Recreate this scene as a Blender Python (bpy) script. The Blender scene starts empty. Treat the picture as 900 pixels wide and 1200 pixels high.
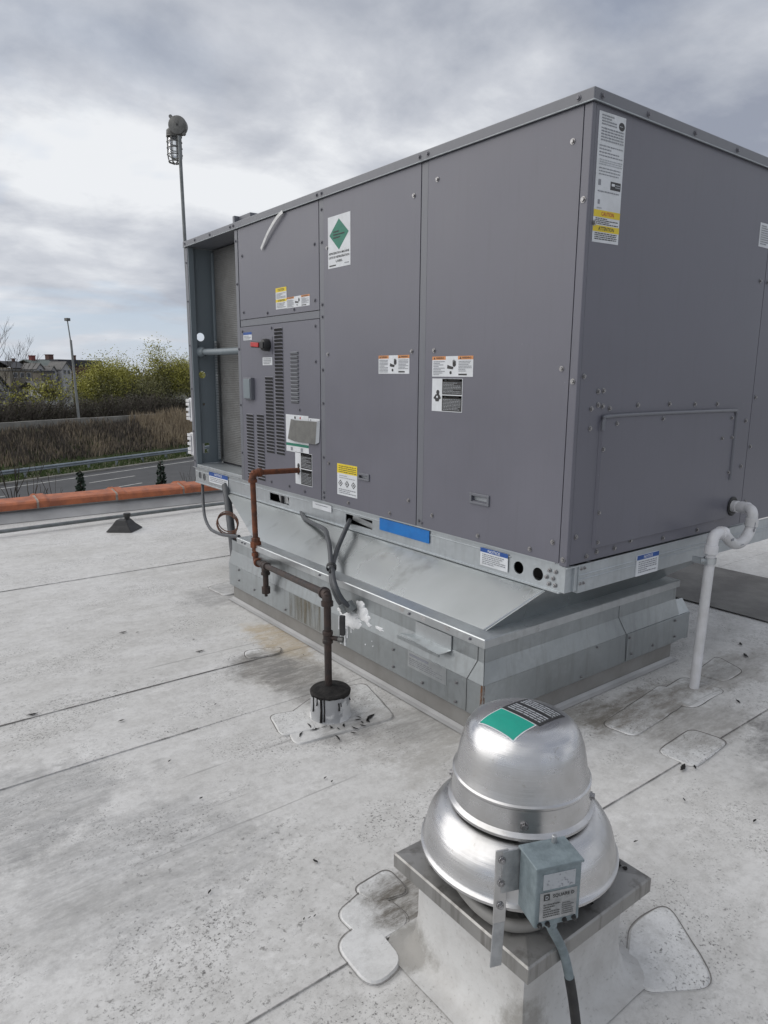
import bpy, bmesh, math, random
from math import sin, cos, pi, radians, sqrt, atan2
from mathutils import Vector, Matrix, noise as mnoise
scene = bpy.context.scene
COL = scene.collection
rnd = random.Random(7)

# ------------------------------------------------------------------ camera
cam_d = bpy.data.cameras.new('camera'); cam = bpy.data.objects.new('camera', cam_d); COL.objects.link(cam)
scene.camera = cam
cam_d.sensor_fit = 'HORIZONTAL'; cam_d.sensor_width = 36.0; cam_d.lens = 36.0*819.39/900.0
cam_d.clip_start = 0.05; cam_d.clip_end = 4000
yaw, pitch, roll = radians(52.4993), radians(-11.0003), radians(0.41085)
F = Vector((cos(pitch)*cos(yaw), cos(pitch)*sin(yaw), sin(pitch)))
R0 = F.cross(Vector((0, 0, 1))).normalized(); U0 = R0.cross(F)
Rv = cos(roll)*R0 + sin(roll)*U0; Uv = -sin(roll)*R0 + cos(roll)*U0
cam.matrix_world = Matrix(((Rv.x, Uv.x, -F.x, -2.32431), (Rv.y, Uv.y, -F.y, -1.77568), (Rv.z, Uv.z, -F.z, 1.51570), (0, 0, 0, 1)))

# ------------------------------------------------------------------ view, sun, sky
scene.view_settings.view_transform = 'Standard'; scene.view_settings.look = 'None'
scene.view_settings.exposure = 0.0; scene.view_settings.gamma = 1.0
SUN_EL, SUN_AZ = radians(40), radians(142)          # azimuth measured from +x towards +y
sd = Vector((cos(SUN_EL)*cos(SUN_AZ), cos(SUN_EL)*sin(SUN_AZ), sin(SUN_EL)))
sun_l = bpy.data.lights.new('sun', 'SUN'); sun_l.energy = 2.0; sun_l.angle = radians(76); sun_l.color = (1.0, 0.96, 0.90)
sun = bpy.data.objects.new('sun', sun_l); COL.objects.link(sun)
sun.rotation_euler = (-sd).to_track_quat('-Z', 'Y').to_euler()

world = bpy.data.worlds.new('World'); scene.world = world; world.use_nodes = True
wn, wl = world.node_tree.nodes, world.node_tree.links
wn.clear()
def wnode(t, **k):
    n = wn.new(t)
    for a, b in k.items(): setattr(n, a, b)
    return n
def wmath(op, a, b=None, clamp=False):
    n = wnode('ShaderNodeMath', operation=op, use_clamp=clamp)
    for i, v in enumerate((a, b)):
        if v is None: continue
        if isinstance(v, (int, float)): n.inputs[i].default_value = v
        else: wl.new(v, n.inputs[i])
    return n.outputs[0]
def wramp(fac, stops):
    n = wnode('ShaderNodeValToRGB'); e = n.color_ramp.elements
    while len(e) < len(stops): e.new(0.5)
    for q, (p, c) in zip(e, stops):
        q.position = p; q.color = (c[0], c[1], c[2], 1) if isinstance(c, tuple) else (c, c, c, 1)
    wl.new(fac, n.inputs[0]); return n.outputs[0]
def wmix(fac, a, b):
    n = wnode('ShaderNodeMix', data_type='RGBA')
    for i, v in ((0, fac), (6, a), (7, b)):
        if isinstance(v, tuple): n.inputs[i].default_value = (*v, 1)
        elif isinstance(v, (int, float)): n.inputs[i].default_value = v
        else: wl.new(v, n.inputs[i])
    return n.outputs[2]
sky = wnode('ShaderNodeTexSky', sky_type='NISHITA', sun_disc=False)
sky.sun_elevation = SUN_EL; sky.sun_rotation = pi/2 - SUN_AZ
sky.air_density = 1.0; sky.dust_density = 1.5; sky.ozone_density = 2.0
tc = wnode('ShaderNodeTexCoord'); sx = wnode('ShaderNodeSeparateXYZ'); wl.new(tc.outputs['Generated'], sx.inputs[0])
zc = wmath('MAXIMUM', sx.outputs[2], 0.0)
den = wmath('ADD', zc, 0.20)
px_ = wmath('DIVIDE', sx.outputs[0], den); py_ = wmath('DIVIDE', sx.outputs[1], den)
cx = wnode('ShaderNodeCombineXYZ'); wl.new(px_, cx.inputs[0]); wl.new(py_, cx.inputs[1])
def wnoise(scale, detail, rough, off, dist=0.0):
    mp = wnode('ShaderNodeMapping'); wl.new(cx.outputs[0], mp.inputs[0]); mp.inputs['Location'].default_value = off
    n = wnode('ShaderNodeTexNoise'); wl.new(mp.outputs[0], n.inputs['Vector'])
    n.inputs['Scale'].default_value = scale; n.inputs['Detail'].default_value = detail
    n.inputs['Roughness'].default_value = rough; n.inputs['Distortion'].default_value = dist
    return n.outputs['Fac']
n_big = wnoise(0.75, 2.5, 0.42, (0.3, 5.5, 0.0), 0.2)
n_mid = wnoise(2.0, 9.0, 0.565, (5.5, 0.3, 1.0), 0.2)
n_hole = wnoise(0.9, 5.0, 0.55, (2.4, 7.7, 5.0), 0.4)
shade = wmath('ADD', wmath('MULTIPLY', n_big, 0.60), wmath('MULTIPLY', n_mid, 0.40))
cloud = wramp(shade, [(0.40, (3.1, 3.4, 4.15)), (0.455, (4.3, 4.6, 5.25)), (0.515, (5.9, 6.15, 6.7)), (0.585, (8.5, 8.7, 9.0))])
hole = wramp(n_hole, [(0.55, 0.0), (0.63, 0.9)])
low = wramp(zc, [(0.0, 1.0), (0.10, 0.85), (0.32, 0.15), (0.6, 0.0)])
holef = wmath('MULTIPLY', hole, low)
thin = wmix(0.55, sky.outputs[0], (4.6, 6.2, 8.6))
col = wmix(holef, cloud, thin)
hazef = wramp(zc, [(0.0, 0.60), (0.05, 0.38), (0.22, 0.0)])
col = wmix(hazef, col, (7.6, 7.9, 8.4))
bg = wnode('ShaderNodeBackground'); wl.new(col, bg.inputs[0]); bg.inputs[1].default_value = 0.10
wo = wnode('ShaderNodeOutputWorld'); wl.new(bg.outputs[0], wo.inputs[0])

# ------------------------------------------------------------------ materials
class N:
    def __init__(s, name):
        s.m = bpy.data.materials.new(name); s.m.use_nodes = True
        s.t = s.m.node_tree; s.n = s.t.nodes; s.l = s.t.links
        s.b = s.n['Principled BSDF']; s.tc = s.n.new('ShaderNodeTexCoord')
    def put(s, sock, v):
        if isinstance(v, (int, float)): sock.default_value = v
        elif isinstance(v, tuple): sock.default_value = (*v, 1) if len(v) == 3 and sock.type == 'RGBA' else v
        else: s.l.new(v, sock)
    def math(s, op, a, b=0.0, c=None, clamp=False):
        n = s.n.new('ShaderNodeMath'); n.operation = op; n.use_clamp = clamp
        s.put(n.inputs[0], a); s.put(n.inputs[1], b)
        if c is not None: s.put(n.inputs[2], c)
        return n.outputs[0]
    def noise(s, scale, detail=4.0, rough=0.5, stretch=(1, 1, 1), off=(0, 0, 0), dist=0.0, rot=(0, 0, 0)):
        mp = s.n.new('ShaderNodeMapping'); s.l.new(s.tc.outputs['Object'], mp.inputs[0])
        mp.inputs['Scale'].default_value = stretch; mp.inputs['Location'].default_value = off; mp.inputs['Rotation'].default_value = rot
        n = s.n.new('ShaderNodeTexNoise'); s.l.new(mp.outputs[0], n.inputs['Vector'])
        for k, v in (('Scale', scale), ('Detail', detail), ('Roughness', rough), ('Distortion', dist)): n.inputs[k].default_value = v
        return n.outputs['Fac']
    def ramp(s, fac, stops):
        n = s.n.new('ShaderNodeValToRGB'); e = n.color_ramp.elements
        while len(e) < len(stops): e.new(0.5)
        for q, (p, c) in zip(e, stops):
            q.position = p; q.color = (*c, 1) if isinstance(c, tuple) else (c, c, c, 1)
        s.l.new(fac, n.inputs[0]); return n.outputs[0]
    def mix(s, fac, a, b):
        n = s.n.new('ShaderNodeMix'); n.data_type = 'RGBA'
        s.put(n.inputs[0], fac); s.put(n.inputs[6], a); s.put(n.inputs[7], b); return n.outputs[2]
    def bump(s, h, strength, dist=0.01):
        n = s.n.new('ShaderNodeBump'); n.inputs['Strength'].default_value = strength; n.inputs['Distance'].default_value = dist
        s.l.new(h, n.inputs['Height']); s.l.new(n.outputs[0], s.b.inputs['Normal'])
    def dist(s, p, sc=(1, 1, 1)):
        a = s.n.new('ShaderNodeVectorMath'); a.operation = 'SUBTRACT'; s.l.new(s.tc.outputs['Object'], a.inputs[0]); a.inputs[1].default_value = p
        m = s.n.new('ShaderNodeVectorMath'); m.operation = 'MULTIPLY'; s.l.new(a.outputs[0], m.inputs[0]); m.inputs[1].default_value = sc
        d = s.n.new('ShaderNodeVectorMath'); d.operation = 'LENGTH'; s.l.new(m.outputs[0], d.inputs[0]); return d.outputs['Value']
    def done(s, base, rough=0.5, metal=0.0, spec=0.5):
        s.put(s.b.inputs['Base Color'], base); s.put(s.b.inputs['Roughness'], rough); s.put(s.b.inputs['Metallic'], metal)
        s.b.inputs['Specular IOR Level'].default_value = spec
        return s.m
def simple(name, c1, c2=None, scale=8, rough=0.6, metal=0.0, bump=0.0, bscale=40, spec=0.5, stretch=(1, 1, 1), lo=0.38, hi=0.64):
    s = N(name); c2 = c2 or tuple(x*0.8 for x in c1)
    f = s.ramp(s.noise(scale, 6, 0.6, stretch), [(lo, 0.0), (hi, 1.0)])
    if bump: s.bump(s.noise(bscale, 5, 0.6, stretch), bump, 0.01)
    r = s.math('ADD', s.math('MULTIPLY', s.noise(scale*2.3, 3), 0.16), rough-0.08)
    return s.done(s.mix(f, c1, c2), r, metal, spec)

M = {}
def paint(name, c, rough, seed):
    s = N(name)
    f = s.ramp(s.noise(2.2, 5, 0.55, off=(seed, 0, 0)), [(0.35, 0.0), (0.7, 1.0)])
    g = s.noise(260, 2, 0.5)
    st = s.ramp(s.noise(5, 5, 0.65, (6, 6, 0.5), off=(seed, 3, 0)), [(0.52, 0.0), (0.72, 0.5)])
    colr = s.mix(f, c, tuple(x*1.10 for x in c))
    colr = s.mix(st, colr, tuple(x*0.86+0.012 for x in c))
    sp = s.ramp(s.noise(90, 2, 0.5, off=(seed*3, 0, 0)), [(0.75, 0.0), (0.79, 0.5)])
    colr = s.mix(sp, colr, (0.33, 0.32, 0.33))
    s.bump(s.math('ADD', s.math('MULTIPLY', g, 0.02), s.noise(1.3, 2, 0.4, off=(seed, 9, 0))), 0.35, 0.02)
    return s.done(colr, s.math('ADD', s.math('MULTIPLY', f, 0.10), rough), 0.0, 0.5)
M['paint'] = paint('grey_enamel', (0.127, 0.127, 0.1535), 0.34, 1.0)
M['paint2'] = paint('grey_enamel_trim', (0.138, 0.143, 0.163), 0.34, 5.0)
M['bluegrey'] = paint('blue_grey_sheet', (0.165, 0.195, 0.215), 0.40, 8.0)

def galv(name, tone, rough, dark=(0.30, 0.31, 0.31), streak=0.5, metal=0.78):
    s = N(name)
    v = s.n.new('ShaderNodeTexVoronoi'); v.inputs['Scale'].default_value = 55; s.l.new(s.tc.outputs['Object'], v.inputs['Vector'])
    bw = s.n.new('ShaderNodeRGBToBW'); s.l.new(v.outputs['Color'], bw.inputs[0])
    cl = s.ramp(s.noise(2.4, 6, 0.6, dist=0.4), [(0.36, 0.0), (0.66, 1.0)])
    st = s.ramp(s.noise(7, 5, 0.6, (4, 4, 0.45), off=(4, 1, 2)), [(0.5, 0.0), (0.70, streak)])
    a = s.mix(bw.outputs[0], tuple(x*0.93 for x in tone), tuple(min(1, x*1.06) for x in tone))
    a = s.mix(cl, a, tuple(x*0.80 for x in tone)); a = s.mix(st, a, dark)
    r = s.math('ADD', s.math('MULTIPLY', bw.outputs[0], 0.08), s.math('MULTIPLY_ADD', cl, 0.14, rough))
    s.bump(s.noise(3.0, 3, 0.5), 0.12, 0.03)
    return s.done(a, r, metal, 0.5)
M['galv'] = galv('galvanised_steel', (0.57, 0.595, 0.61), 0.26, (0.36, 0.37, 0.37), 0.3, 0.9)
s = N('transition_sheet'); cl = s.ramp(s.noise(1.6, 4, 0.5, (1, 1, 0.5)), [(0.38, 0.0), (0.64, 1.0)]); sm_ = s.ramp(s.noise(3.5, 6, 0.6, (1, 1, 0.6), off=(3, 0, 1)), [(0.60, 0.0), (0.70, 0.75)])
a = s.mix(cl, (0.44, 0.465, 0.475), (0.33, 0.35, 0.355)); a = s.mix(sm_, a, (0.27, 0.28, 0.28)); s.bump(s.noise(2.2, 2, 0.4), 0.12, 0.03)
M['funnel'] = s.done(a, s.math('MULTIPLY_ADD', cl, 0.10, 0.27), 0.9, 0.5)
M['galv_dull'] = galv('weathered_galvanised', (0.42, 0.45, 0.465), 0.28, (0.27, 0.28, 0.28), 0.45, 0.88)
M['galv_rail'] = galv('galvanised_rail', (0.50, 0.535, 0.56), 0.30, (0.34, 0.36, 0.37), 0.4, 0.66)
M['galv_cap'] = galv('stained_cap_steel', (0.36, 0.355, 0.345), 0.34, (0.12, 0.11, 0.10), 0.7, 0.75)

s = N('spun_aluminium')
br = s.noise(34, 4, 0.65, (0.10, 0.10, 6.0)); cl = s.ramp(s.noise(6, 6, 0.65), [(0.40, 0.0), (0.72, 1.0)])
dr = s.ramp(s.noise(34, 4, 0.6, off=(3, 3, 3)), [(0.66, 0.0), (0.72, 0.55)])
a = s.mix(cl, (0.58, 0.58, 0.59), (0.45, 0.445, 0.435)); a = s.mix(dr, a, (0.36, 0.34, 0.31))
s.bump(s.math('ADD', br, s.math('MULTIPLY', s.noise(9, 3, 0.5), 0.6)), 0.10, 0.006)
M['alu'] = s.done(a, s.math('ADD', s.math('MULTIPLY', cl, 0.16), s.math('MULTIPLY_ADD', br, 0.18, 0.16)), 0.97, 0.5)
M['alu_old'] = simple('oxidised_aluminium', (0.42, 0.43, 0.44), (0.27, 0.28, 0.29), 22, 0.42, 0.7, 0.15, 60)
M['boxpaint'] = simple('worn_blue_grey_paint', (0.20, 0.245, 0.265), (0.135, 0.17, 0.185), 30, 0.50, 0.1, 0.2, 90)
M['black'] = simple('black_rubber', (0.016, 0.016, 0.018), (0.03, 0.03, 0.03), 20, 0.55)
M['void'] = simple('dark_interior', (0.018, 0.018, 0.020), (0.03, 0.03, 0.03), 6, 0.8)
M['core'] = simple('shaded_interior', (0.05, 0.05, 0.058), (0.04, 0.04, 0.045), 6, 0.7)  # dark tone stands in for shade in gaps and under the fan bell
M['slit'] = simple('louvre_slit', (0.012, 0.012, 0.014), (0.02, 0.02, 0.02), 6, 0.8)
M['screw'] = simple('zinc_screw', (0.42, 0.42, 0.43), (0.18, 0.17, 0.17), 300, 0.38, 0.85)
M['screwp'] = simple('painted_screw', (0.19, 0.19, 0.22), (0.12, 0.12, 0.13), 300, 0.42, 0.3)
M['rust'] = simple('rusted_iron', (0.19, 0.062, 0.027), (0.085, 0.036, 0.022), 26, 0.75, 0.1, 0.35, 120)
M['iron'] = simple('black_iron', (0.030, 0.025, 0.024), (0.058, 0.036, 0.029), 18, 0.55, 0.25, 0.25, 120)
M['pvc'] = simple('white_pvc', (0.66, 0.66, 0.68), (0.54, 0.54, 0.54), 9, 0.36, 0.0, 0.05, 30)
M['conduit'] = simple('grey_flexible_conduit', (0.070, 0.075, 0.084), (0.050, 0.054, 0.060), 14, 0.48, 0.0, 0.1, 60)
M['rigid'] = simple('weathered_rigid_conduit', (0.22, 0.235, 0.24), (0.14, 0.15, 0.15), 10, 0.5, 0.4, 0.15, 60)
M['pitch'] = simple('black_pitch', (0.012, 0.0115, 0.0115), (0.028, 0.026, 0.025), 30, 0.75, 0.0, 0.5, 50, spec=0.2)
M['terra'] = simple('terracotta_coping', (0.47, 0.15, 0.065), (0.30, 0.10, 0.052), 9, 0.6, 0, 0.4, 45)
M['mortar'] = simple('cement_joint', (0.36, 0.33, 0.29), (0.25, 0.23, 0.21), 20, 0.85, 0, 0.3, 60)
M['parapet'] = simple('parapet_flashing', (0.40, 0.40, 0.40), (0.31, 0.31, 0.31), 3, 0.6, 0, 0.15, 20)
M['sealant'] = simple('white_sealant', (0.80, 0.81, 0.82), (0.66, 0.67, 0.68), 25, 0.5, 0, 0.4, 60)
M['boot'] = simple('grey_pipe_boot', (0.33, 0.335, 0.345), (0.62, 0.62, 0.62), 9, 0.5, 0, 0.2, 40, lo=0.48, hi=0.54)
M['red'] = simple('red_plastic', (0.50, 0.022, 0.022), (0.38, 0.02, 0.02), 30, 0.35)
M['bluetape'] = simple('blue_film', (0.008, 0.165, 0.50), (0.006, 0.13, 0.42), 16, 0.36, 0, 0.15, 20)
M['white'] = simple('label_white', (0.66, 0.68, 0.71), (0.58, 0.60, 0.62), 12, 0.5)
M['lgrey'] = simple('label_grey', (0.40, 0.42, 0.45), (0.34, 0.36, 0.38), 12, 0.5)
M['ink'] = simple('black_ink', (0.025, 0.025, 0.028), (0.03, 0.03, 0.03), 12, 0.5)
M['inkg'] = simple('grey_print', (0.20, 0.21, 0.24), (0.28, 0.29, 0.31), 12, 0.5)
M['orange'] = simple('warning_orange', (0.62, 0.26, 0.09), (0.52, 0.22, 0.08), 12, 0.5)
M['yellow'] = simple('caution_yellow', (0.74, 0.56, 0.02), (0.66, 0.5, 0.02), 12, 0.5)
M['green'] = simple('label_green', (0.012, 0.175, 0.115), (0.012, 0.15, 0.10), 12, 0.5)
M['teal'] = simple('teal_sticker', (0.008, 0.335, 0.245), (0.012, 0.29, 0.22), 14, 0.45)
M['navy'] = simple('notice_blue', (0.015, 0.075, 0.30), (0.015, 0.065, 0.25), 12, 0.5)
M['card'] = simple('grey_card', (0.155, 0.155, 0.145), (0.12, 0.12, 0.115), 18, 0.55)
M['strap'] = simple('clear_strap', (0.62, 0.62, 0.62), (0.5, 0.5, 0.5), 30, 0.35)
M['copper'] = simple('rusty_wire', (0.16, 0.075, 0.045), (0.09, 0.05, 0.04), 40, 0.6, 0.3)
M['lampmetal'] = simple('cast_grey_metal', (0.17, 0.17, 0.165), (0.11, 0.11, 0.105), 25, 0.5, 0.5, 0.2, 80)
s = N('lamp_glass'); s.b.inputs['Transmission Weight'].default_value = 0.85; s.b.inputs['IOR'].default_value = 1.2
M['glass'] = s.done(s.mix(s.noise(20), (0.9, 0.92, 0.93), (0.75, 0.78, 0.8)), 0.12)
# condenser coil with fine fins
s = N('coil_fins'); w = s.n.new('ShaderNodeTexWave'); w.wave_type = 'BANDS'; w.bands_direction = 'Z'; s.l.new(s.tc.outputs['Object'], w.inputs[0])
w.inputs['Scale'].default_value = 22; w.inputs['Distortion'].default_value = 0.6
cl = s.ramp(s.noise(5, 6, 0.65), [(0.38, 0.0), (0.65, 1.0)]); s.bump(w.outputs['Fac'], 0.4, 0.004)
spk = s.ramp(s.noise(120, 2, 0.5), [(0.70, 0.0), (0.76, 0.7)])
a = s.mix(w.outputs['Fac'], (0.150, 0.153, 0.152), (0.185, 0.187, 0.185)); a = s.mix(cl, a, (0.125, 0.125, 0.122)); a = s.mix(spk, a, (0.38, 0.37, 0.35))
M['coil'] = s.done(a, 0.55, 0.35)

# roof membrane
def membrane(name, tone, stains=True, off=0.0):
    s = N(name)
    big = s.ramp(s.noise(0.6, 6, 0.62, off=(off, 2, 0)), [(0.36, 0.0), (0.66, 1.0)])
    mid = s.ramp(s.noise(1.7, 11, 0.74, (0.7, 1.3, 1), off=(off, 5, 0), dist=0.25), [(0.44, 0.0), (0.62, 1.0)])
    fine = s.ramp(s.noise(9.0, 11, 0.80, (0.9, 1.1, 1), off=(1, off, 0)), [(0.47, 0.0), (0.60, 1.0)])
    c = s.mix(big, tone, (tone[0]*0.88, tone[1]*0.875, tone[2]*0.86))
    c = s.mix(s.math('MULTIPLY', mid, 0.50), c, (tone[0]*0.72, tone[1]*0.715, tone[2]*0.70))
    c = s.mix(s.math('MULTIPLY', fine, 0.34), c, (tone[0]*0.58, tone[1]*0.57, tone[2]*0.55))
    # pale scuffs and worn streaks
    sc = s.ramp(s.noise(6, 11, 0.80, (0.8, 1.3, 1), off=(8, off, 1), rot=(0, 0, 0.25)), [(0.55, 0.0), (0.62, 0.45)])
    c = s.mix(sc, c, tuple(min(0.78, x*1.12) for x in tone))
    # clustered pepper of dark grit
    clus = s.ramp(s.noise(2.6, 10, 0.76, (0.85, 1.2, 1), off=(3, off, 7)), [(0.485, 0.0), (0.57, 1.0)])
    grit = s.ramp(s.noise(105, 6, 0.74, off=(off, 0, 4)), [(0.55, 0.0), (0.62, 1.0)])
    c = s.mix(s.math('MULTIPLY', s.math('MULTIPLY', clus, grit), 0.95), c, (0.08, 0.077, 0.074))
    clus2 = s.ramp(s.noise(1.25, 8, 0.70, (0.85, 1.2, 1), off=(13, off, 3)), [(0.53, 0.0), (0.60, 1.0)])
    grit2 = s.ramp(s.noise(48, 8, 0.80, off=(off, 4, 4)), [(0.56, 0.0), (0.595, 1.0)])
    c = s.mix(s.math('MULTIPLY', s.math('MULTIPLY', clus2, grit2), 0.75), c, (0.14, 0.135, 0.128))
    smut = s.ramp(s.noise(26, 10, 0.82, off=(2, off, 9)), [(0.47, 0.0), (0.60, 0.28)])
    c = s.mix(smut, c, (tone[0]*0.45, tone[1]*0.445, tone[2]*0.43))
    few = s.ramp(s.noise(30, 3, 0.6, off=(off, 6, 2)), [(0.765, 0.0), (0.785, 1.0)])
    c = s.mix(s.math('MULTIPLY', few, 0.75), c, (0.09, 0.085, 0.08))
    # thin scratches
    ln = s.noise(3.0, 6, 0.6, (0.16, 5.0, 1), off=(off, 8, 8), dist=0.4, rot=(0, 0, 0.12))
    c = s.mix(s.ramp(ln, [(0.655, 0.0), (0.69, 0.45)]), c, (0.20, 0.195, 0.19))
    if stains:
        brk = s.noise(4.5, 10, 0.76, off=(2, 2, 2)); brk2 = s.noise(15, 10, 0.78, (0.5, 1.6, 1), off=(5, 2, 2))
        for (p, scl, colr, amt, soft) in (
            ((0.50, -0.10, 0), (1.5, 5.0, 1), (0.20, 0.18, 0.155), 0.85, 1.0),
            ((0.25, 0.00, 0), (3.2, 6.0, 1), (0.17, 0.155, 0.13), 0.80, 1.0),
            ((0.52, -0.36, 0), (2.0, 3.6, 1), (0.27, 0.255, 0.235), 0.75, 1.0),
            ((0.85, -0.72, 0), (1.7, 2.8, 1), (0.16, 0.155, 0.15), 0.80, 1.0),
            ((1.25, -0.15, 0), (1.6, 4.5, 1), (0.22, 0.20, 0.175), 0.70, 1.0),
            ((-0.45, 1.66, 0), (4.0, 2.0, 1), (0.40, 0.30, 0.16), 0.70, 1.0),
            ((-0.62, 1.30, 0), (2.8, 2.2, 1), (0.30, 0.26, 0.20), 0.55, 1.0),
            ((-0.62, 1.05, 0), (3.2, 1.6, 1), (0.22, 0.21, 0.20), 0.65, 1.0),
            ((-0.55, 0.42, 0), (2.4, 2.2, 1), (0.28, 0.265, 0.245), 0.60, 1.0),
            ((-0.30, 2.62, 0), (2.0, 2.5, 1), (0.16, 0.155, 0.15), 0.50, 1.0),
            ((-1.16, -0.40, 0), (4.8, 5.5, 1), (0.14, 0.128, 0.11), 1.0, 1.0),
            ((-1.33, -0.98, 0), (4.5, 6.0, 1), (0.13, 0.12, 0.105), 1.0, 1.0),
            ((-1.75, 0.25, 0), (1.5, 1.8, 1), (0.20, 0.20, 0.20), 0.45, 1.0),
            ((-2.0, 0.75, 0), (1.6, 2.2, 1), (0.17, 0.17, 0.17), 0.5, 1.0),
            ((-0.72, 1.38, 0), (3.6, 3.0, 1), (0.17, 0.165, 0.16), 0.75, 1.0),
            ((-0.62, 1.10, 0), (4.0, 2.4, 1), (0.19, 0.185, 0.175), 0.7, 1.0),
            ((-0.72, 0.55, 0), (4.5, 5.5, 1), (0.22, 0.215, 0.21), 0.6, 1.0),
            ((-0.42, 0.38, 0), (3.4, 4.0, 1), (0.24, 0.235, 0.225), 0.6, 1.0),
            ((-0.30, 0.10, 0), (1.3, 3.2, 1), (0.36, 0.345, 0.32), 0.6, 1.0),
            ((0.5, -0.95, 0), (1.5, 2.2, 1), (0.26, 0.255, 0.245), 0.55, 1.0),
            ((-0.72, -0.70, 0), (3.4, 3.6, 1), (0.30, 0.29, 0.275), 0.50, 1.0)):
            d = s.dist(p, scl)
            e = s.math('ADD', s.math('SUBTRACT', 1.0, d), s.math('MULTIPLY_ADD', brk, 1.7, -0.95))
            m = s.ramp(e, [(0.16, 0.0), (0.44, 1.0)])
            m = s.math('MULTIPLY', s.math('MULTIPLY', m, amt), s.ramp(brk2, [(0.38, 0.30), (0.58, 1.0)]))
            c = s.mix(m, c, colr)
    h = s.math('ADD', s.math('MULTIPLY', s.noise(0.9, 4, 0.55, (1, 1.6, 1)), 1.0), s.math('MULTIPLY', fine, 0.035))
    s.bump(h, 0.35, 0.03)
    return s.done(c, s.math('MULTIPLY_ADD', mid, 0.2, 0.48), 0.0, 0.4)
M['roof'] = membrane('white_roof_membrane', (0.662, 0.656, 0.647))
M['patch'] = membrane('patched_membrane', (0.72, 0.722, 0.722), True, 4.0)
M['curbwrap'] = simple('curb_membrane', (0.235, 0.23, 0.22), (0.19, 0.183, 0.172), 5, 0.5, 0, 0.2, 20)
s = N('fan_curb_membrane'); f = s.ramp(s.noise(5, 8, 0.7), [(0.42, 0.0), (0.62, 0.8)]); g = s.noise(11, 10, 0.76)
a = s.mix(f, (0.55, 0.548, 0.54), (0.41, 0.40, 0.385)); a = s.mix(s.ramp(s.noise(80, 6, 0.75), [(0.60, 0.0), (0.66, 0.5)]), a, (0.2, 0.195, 0.185))
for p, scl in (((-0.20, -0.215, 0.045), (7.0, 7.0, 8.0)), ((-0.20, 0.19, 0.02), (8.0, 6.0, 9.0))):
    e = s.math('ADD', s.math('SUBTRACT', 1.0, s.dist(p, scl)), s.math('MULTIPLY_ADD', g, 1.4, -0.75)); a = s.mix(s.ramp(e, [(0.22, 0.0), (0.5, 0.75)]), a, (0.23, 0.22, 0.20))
s.bump(s.noise(16, 4, 0.6), 0.25, 0.01)
M['fancurb'] = s.done(a, 0.5)
for key, st in (('seam', [(0.40, 0.12), (0.58, 0.85)]), ('seamf', [(0.50, 0.0), (0.62, 0.60)]), ('seamp', [(0.38, 0.40), (0.58, 0.95)])):
    s = N('seam_dirt'); tr = s.n.new('ShaderNodeBsdfTransparent'); mx = s.n.new('ShaderNodeMixShader')
    f = s.ramp(s.noise(3.5 if key == 'seam' else 2.0, 7, 0.75), st)
    s.done(s.mix(s.noise(20), (0.10, 0.095, 0.09), (0.19, 0.18, 0.17)), 0.8)
    s.l.new(f, mx.inputs[0]); s.l.new(tr.outputs[0], mx.inputs[1]); s.l.new(s.b.outputs[0], mx.inputs[2]); s.l.new(mx.outputs[0], s.n['Material Output'].inputs[0])
    M[key] = s.m
M['mat'] = simple('dark_walkway', (0.105, 0.10, 0.095), (0.17, 0.165, 0.155), 4, 0.7, 0, 0.3, 60)

# background materials
M['asphalt'] = simple('asphalt', (0.060, 0.062, 0.066), (0.075, 0.076, 0.08), 0.8, 0.9, 0, 0.2, 30)
M['linepaint'] = simple('road_paint', (0.50, 0.50, 0.48), (0.32, 0.32, 0.31), 2, 0.7)
M['concrete'] = simple('old_concrete', (0.27, 0.26, 0.24), (0.19, 0.185, 0.17), 1.2, 0.85, 0, 0.3, 8)
s = N('verge_grass')
a = s.mix(s.ramp(s.noise(0.6, 6, 0.65), [(0.38, 0.0), (0.6, 1.0)]), (0.055, 0.085, 0.022), (0.11, 0.095, 0.05))
M['verge'] = s.done(s.mix(s.noise(9, 5, 0.7), a, (0.05, 0.055, 0.03)), 0.9)
M['earth'] = simple('brown_ground', (0.085, 0.075, 0.055), (0.05, 0.05, 0.034), 0.5, 0.95, 0, 0.3, 4)
M['farland'] = simple('far_ground', (0.07, 0.075, 0.05), (0.10, 0.095, 0.08), 0.06, 0.95)
M['reed'] = simple('dry_reed', (0.42, 0.345, 0.24), (0.29, 0.235, 0.165), 0.8, 0.8)
M['reedb'] = simple('brown_weed', (0.27, 0.22, 0.16), (0.17, 0.14, 0.105), 0.8, 0.85)
M['blade'] = simple('green_blade', (0.075, 0.115, 0.028), (0.055, 0.08, 0.025), 0.8, 0.8)
M['bark'] = simple('dark_bark', (0.055, 0.045, 0.036), (0.035, 0.03, 0.026), 3, 0.9)
M['twig'] = simple('grey_twigs', (0.11, 0.095, 0.08), (0.07, 0.06, 0.05), 0.7, 0.9)
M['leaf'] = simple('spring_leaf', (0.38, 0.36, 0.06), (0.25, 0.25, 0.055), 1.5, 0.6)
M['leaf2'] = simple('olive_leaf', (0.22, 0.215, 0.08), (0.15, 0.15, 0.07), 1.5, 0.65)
M['leafd'] = simple('brush_leaf', (0.085, 0.082, 0.048), (0.055, 0.052, 0.034), 1.0, 0.7)
M['needle'] = simple('dark_needles', (0.022, 0.042, 0.026), (0.014, 0.028, 0.018), 6, 0.7)
M['blossom'] = simple('pale_blossom', (0.42, 0.42, 0.40), (0.25, 0.25, 0.23), 2, 0.7)
M['rail'] = simple('guardrail_steel', (0.30, 0.34, 0.37), (0.22, 0.25, 0.28), 1.5, 0.5, 0.5)
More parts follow.
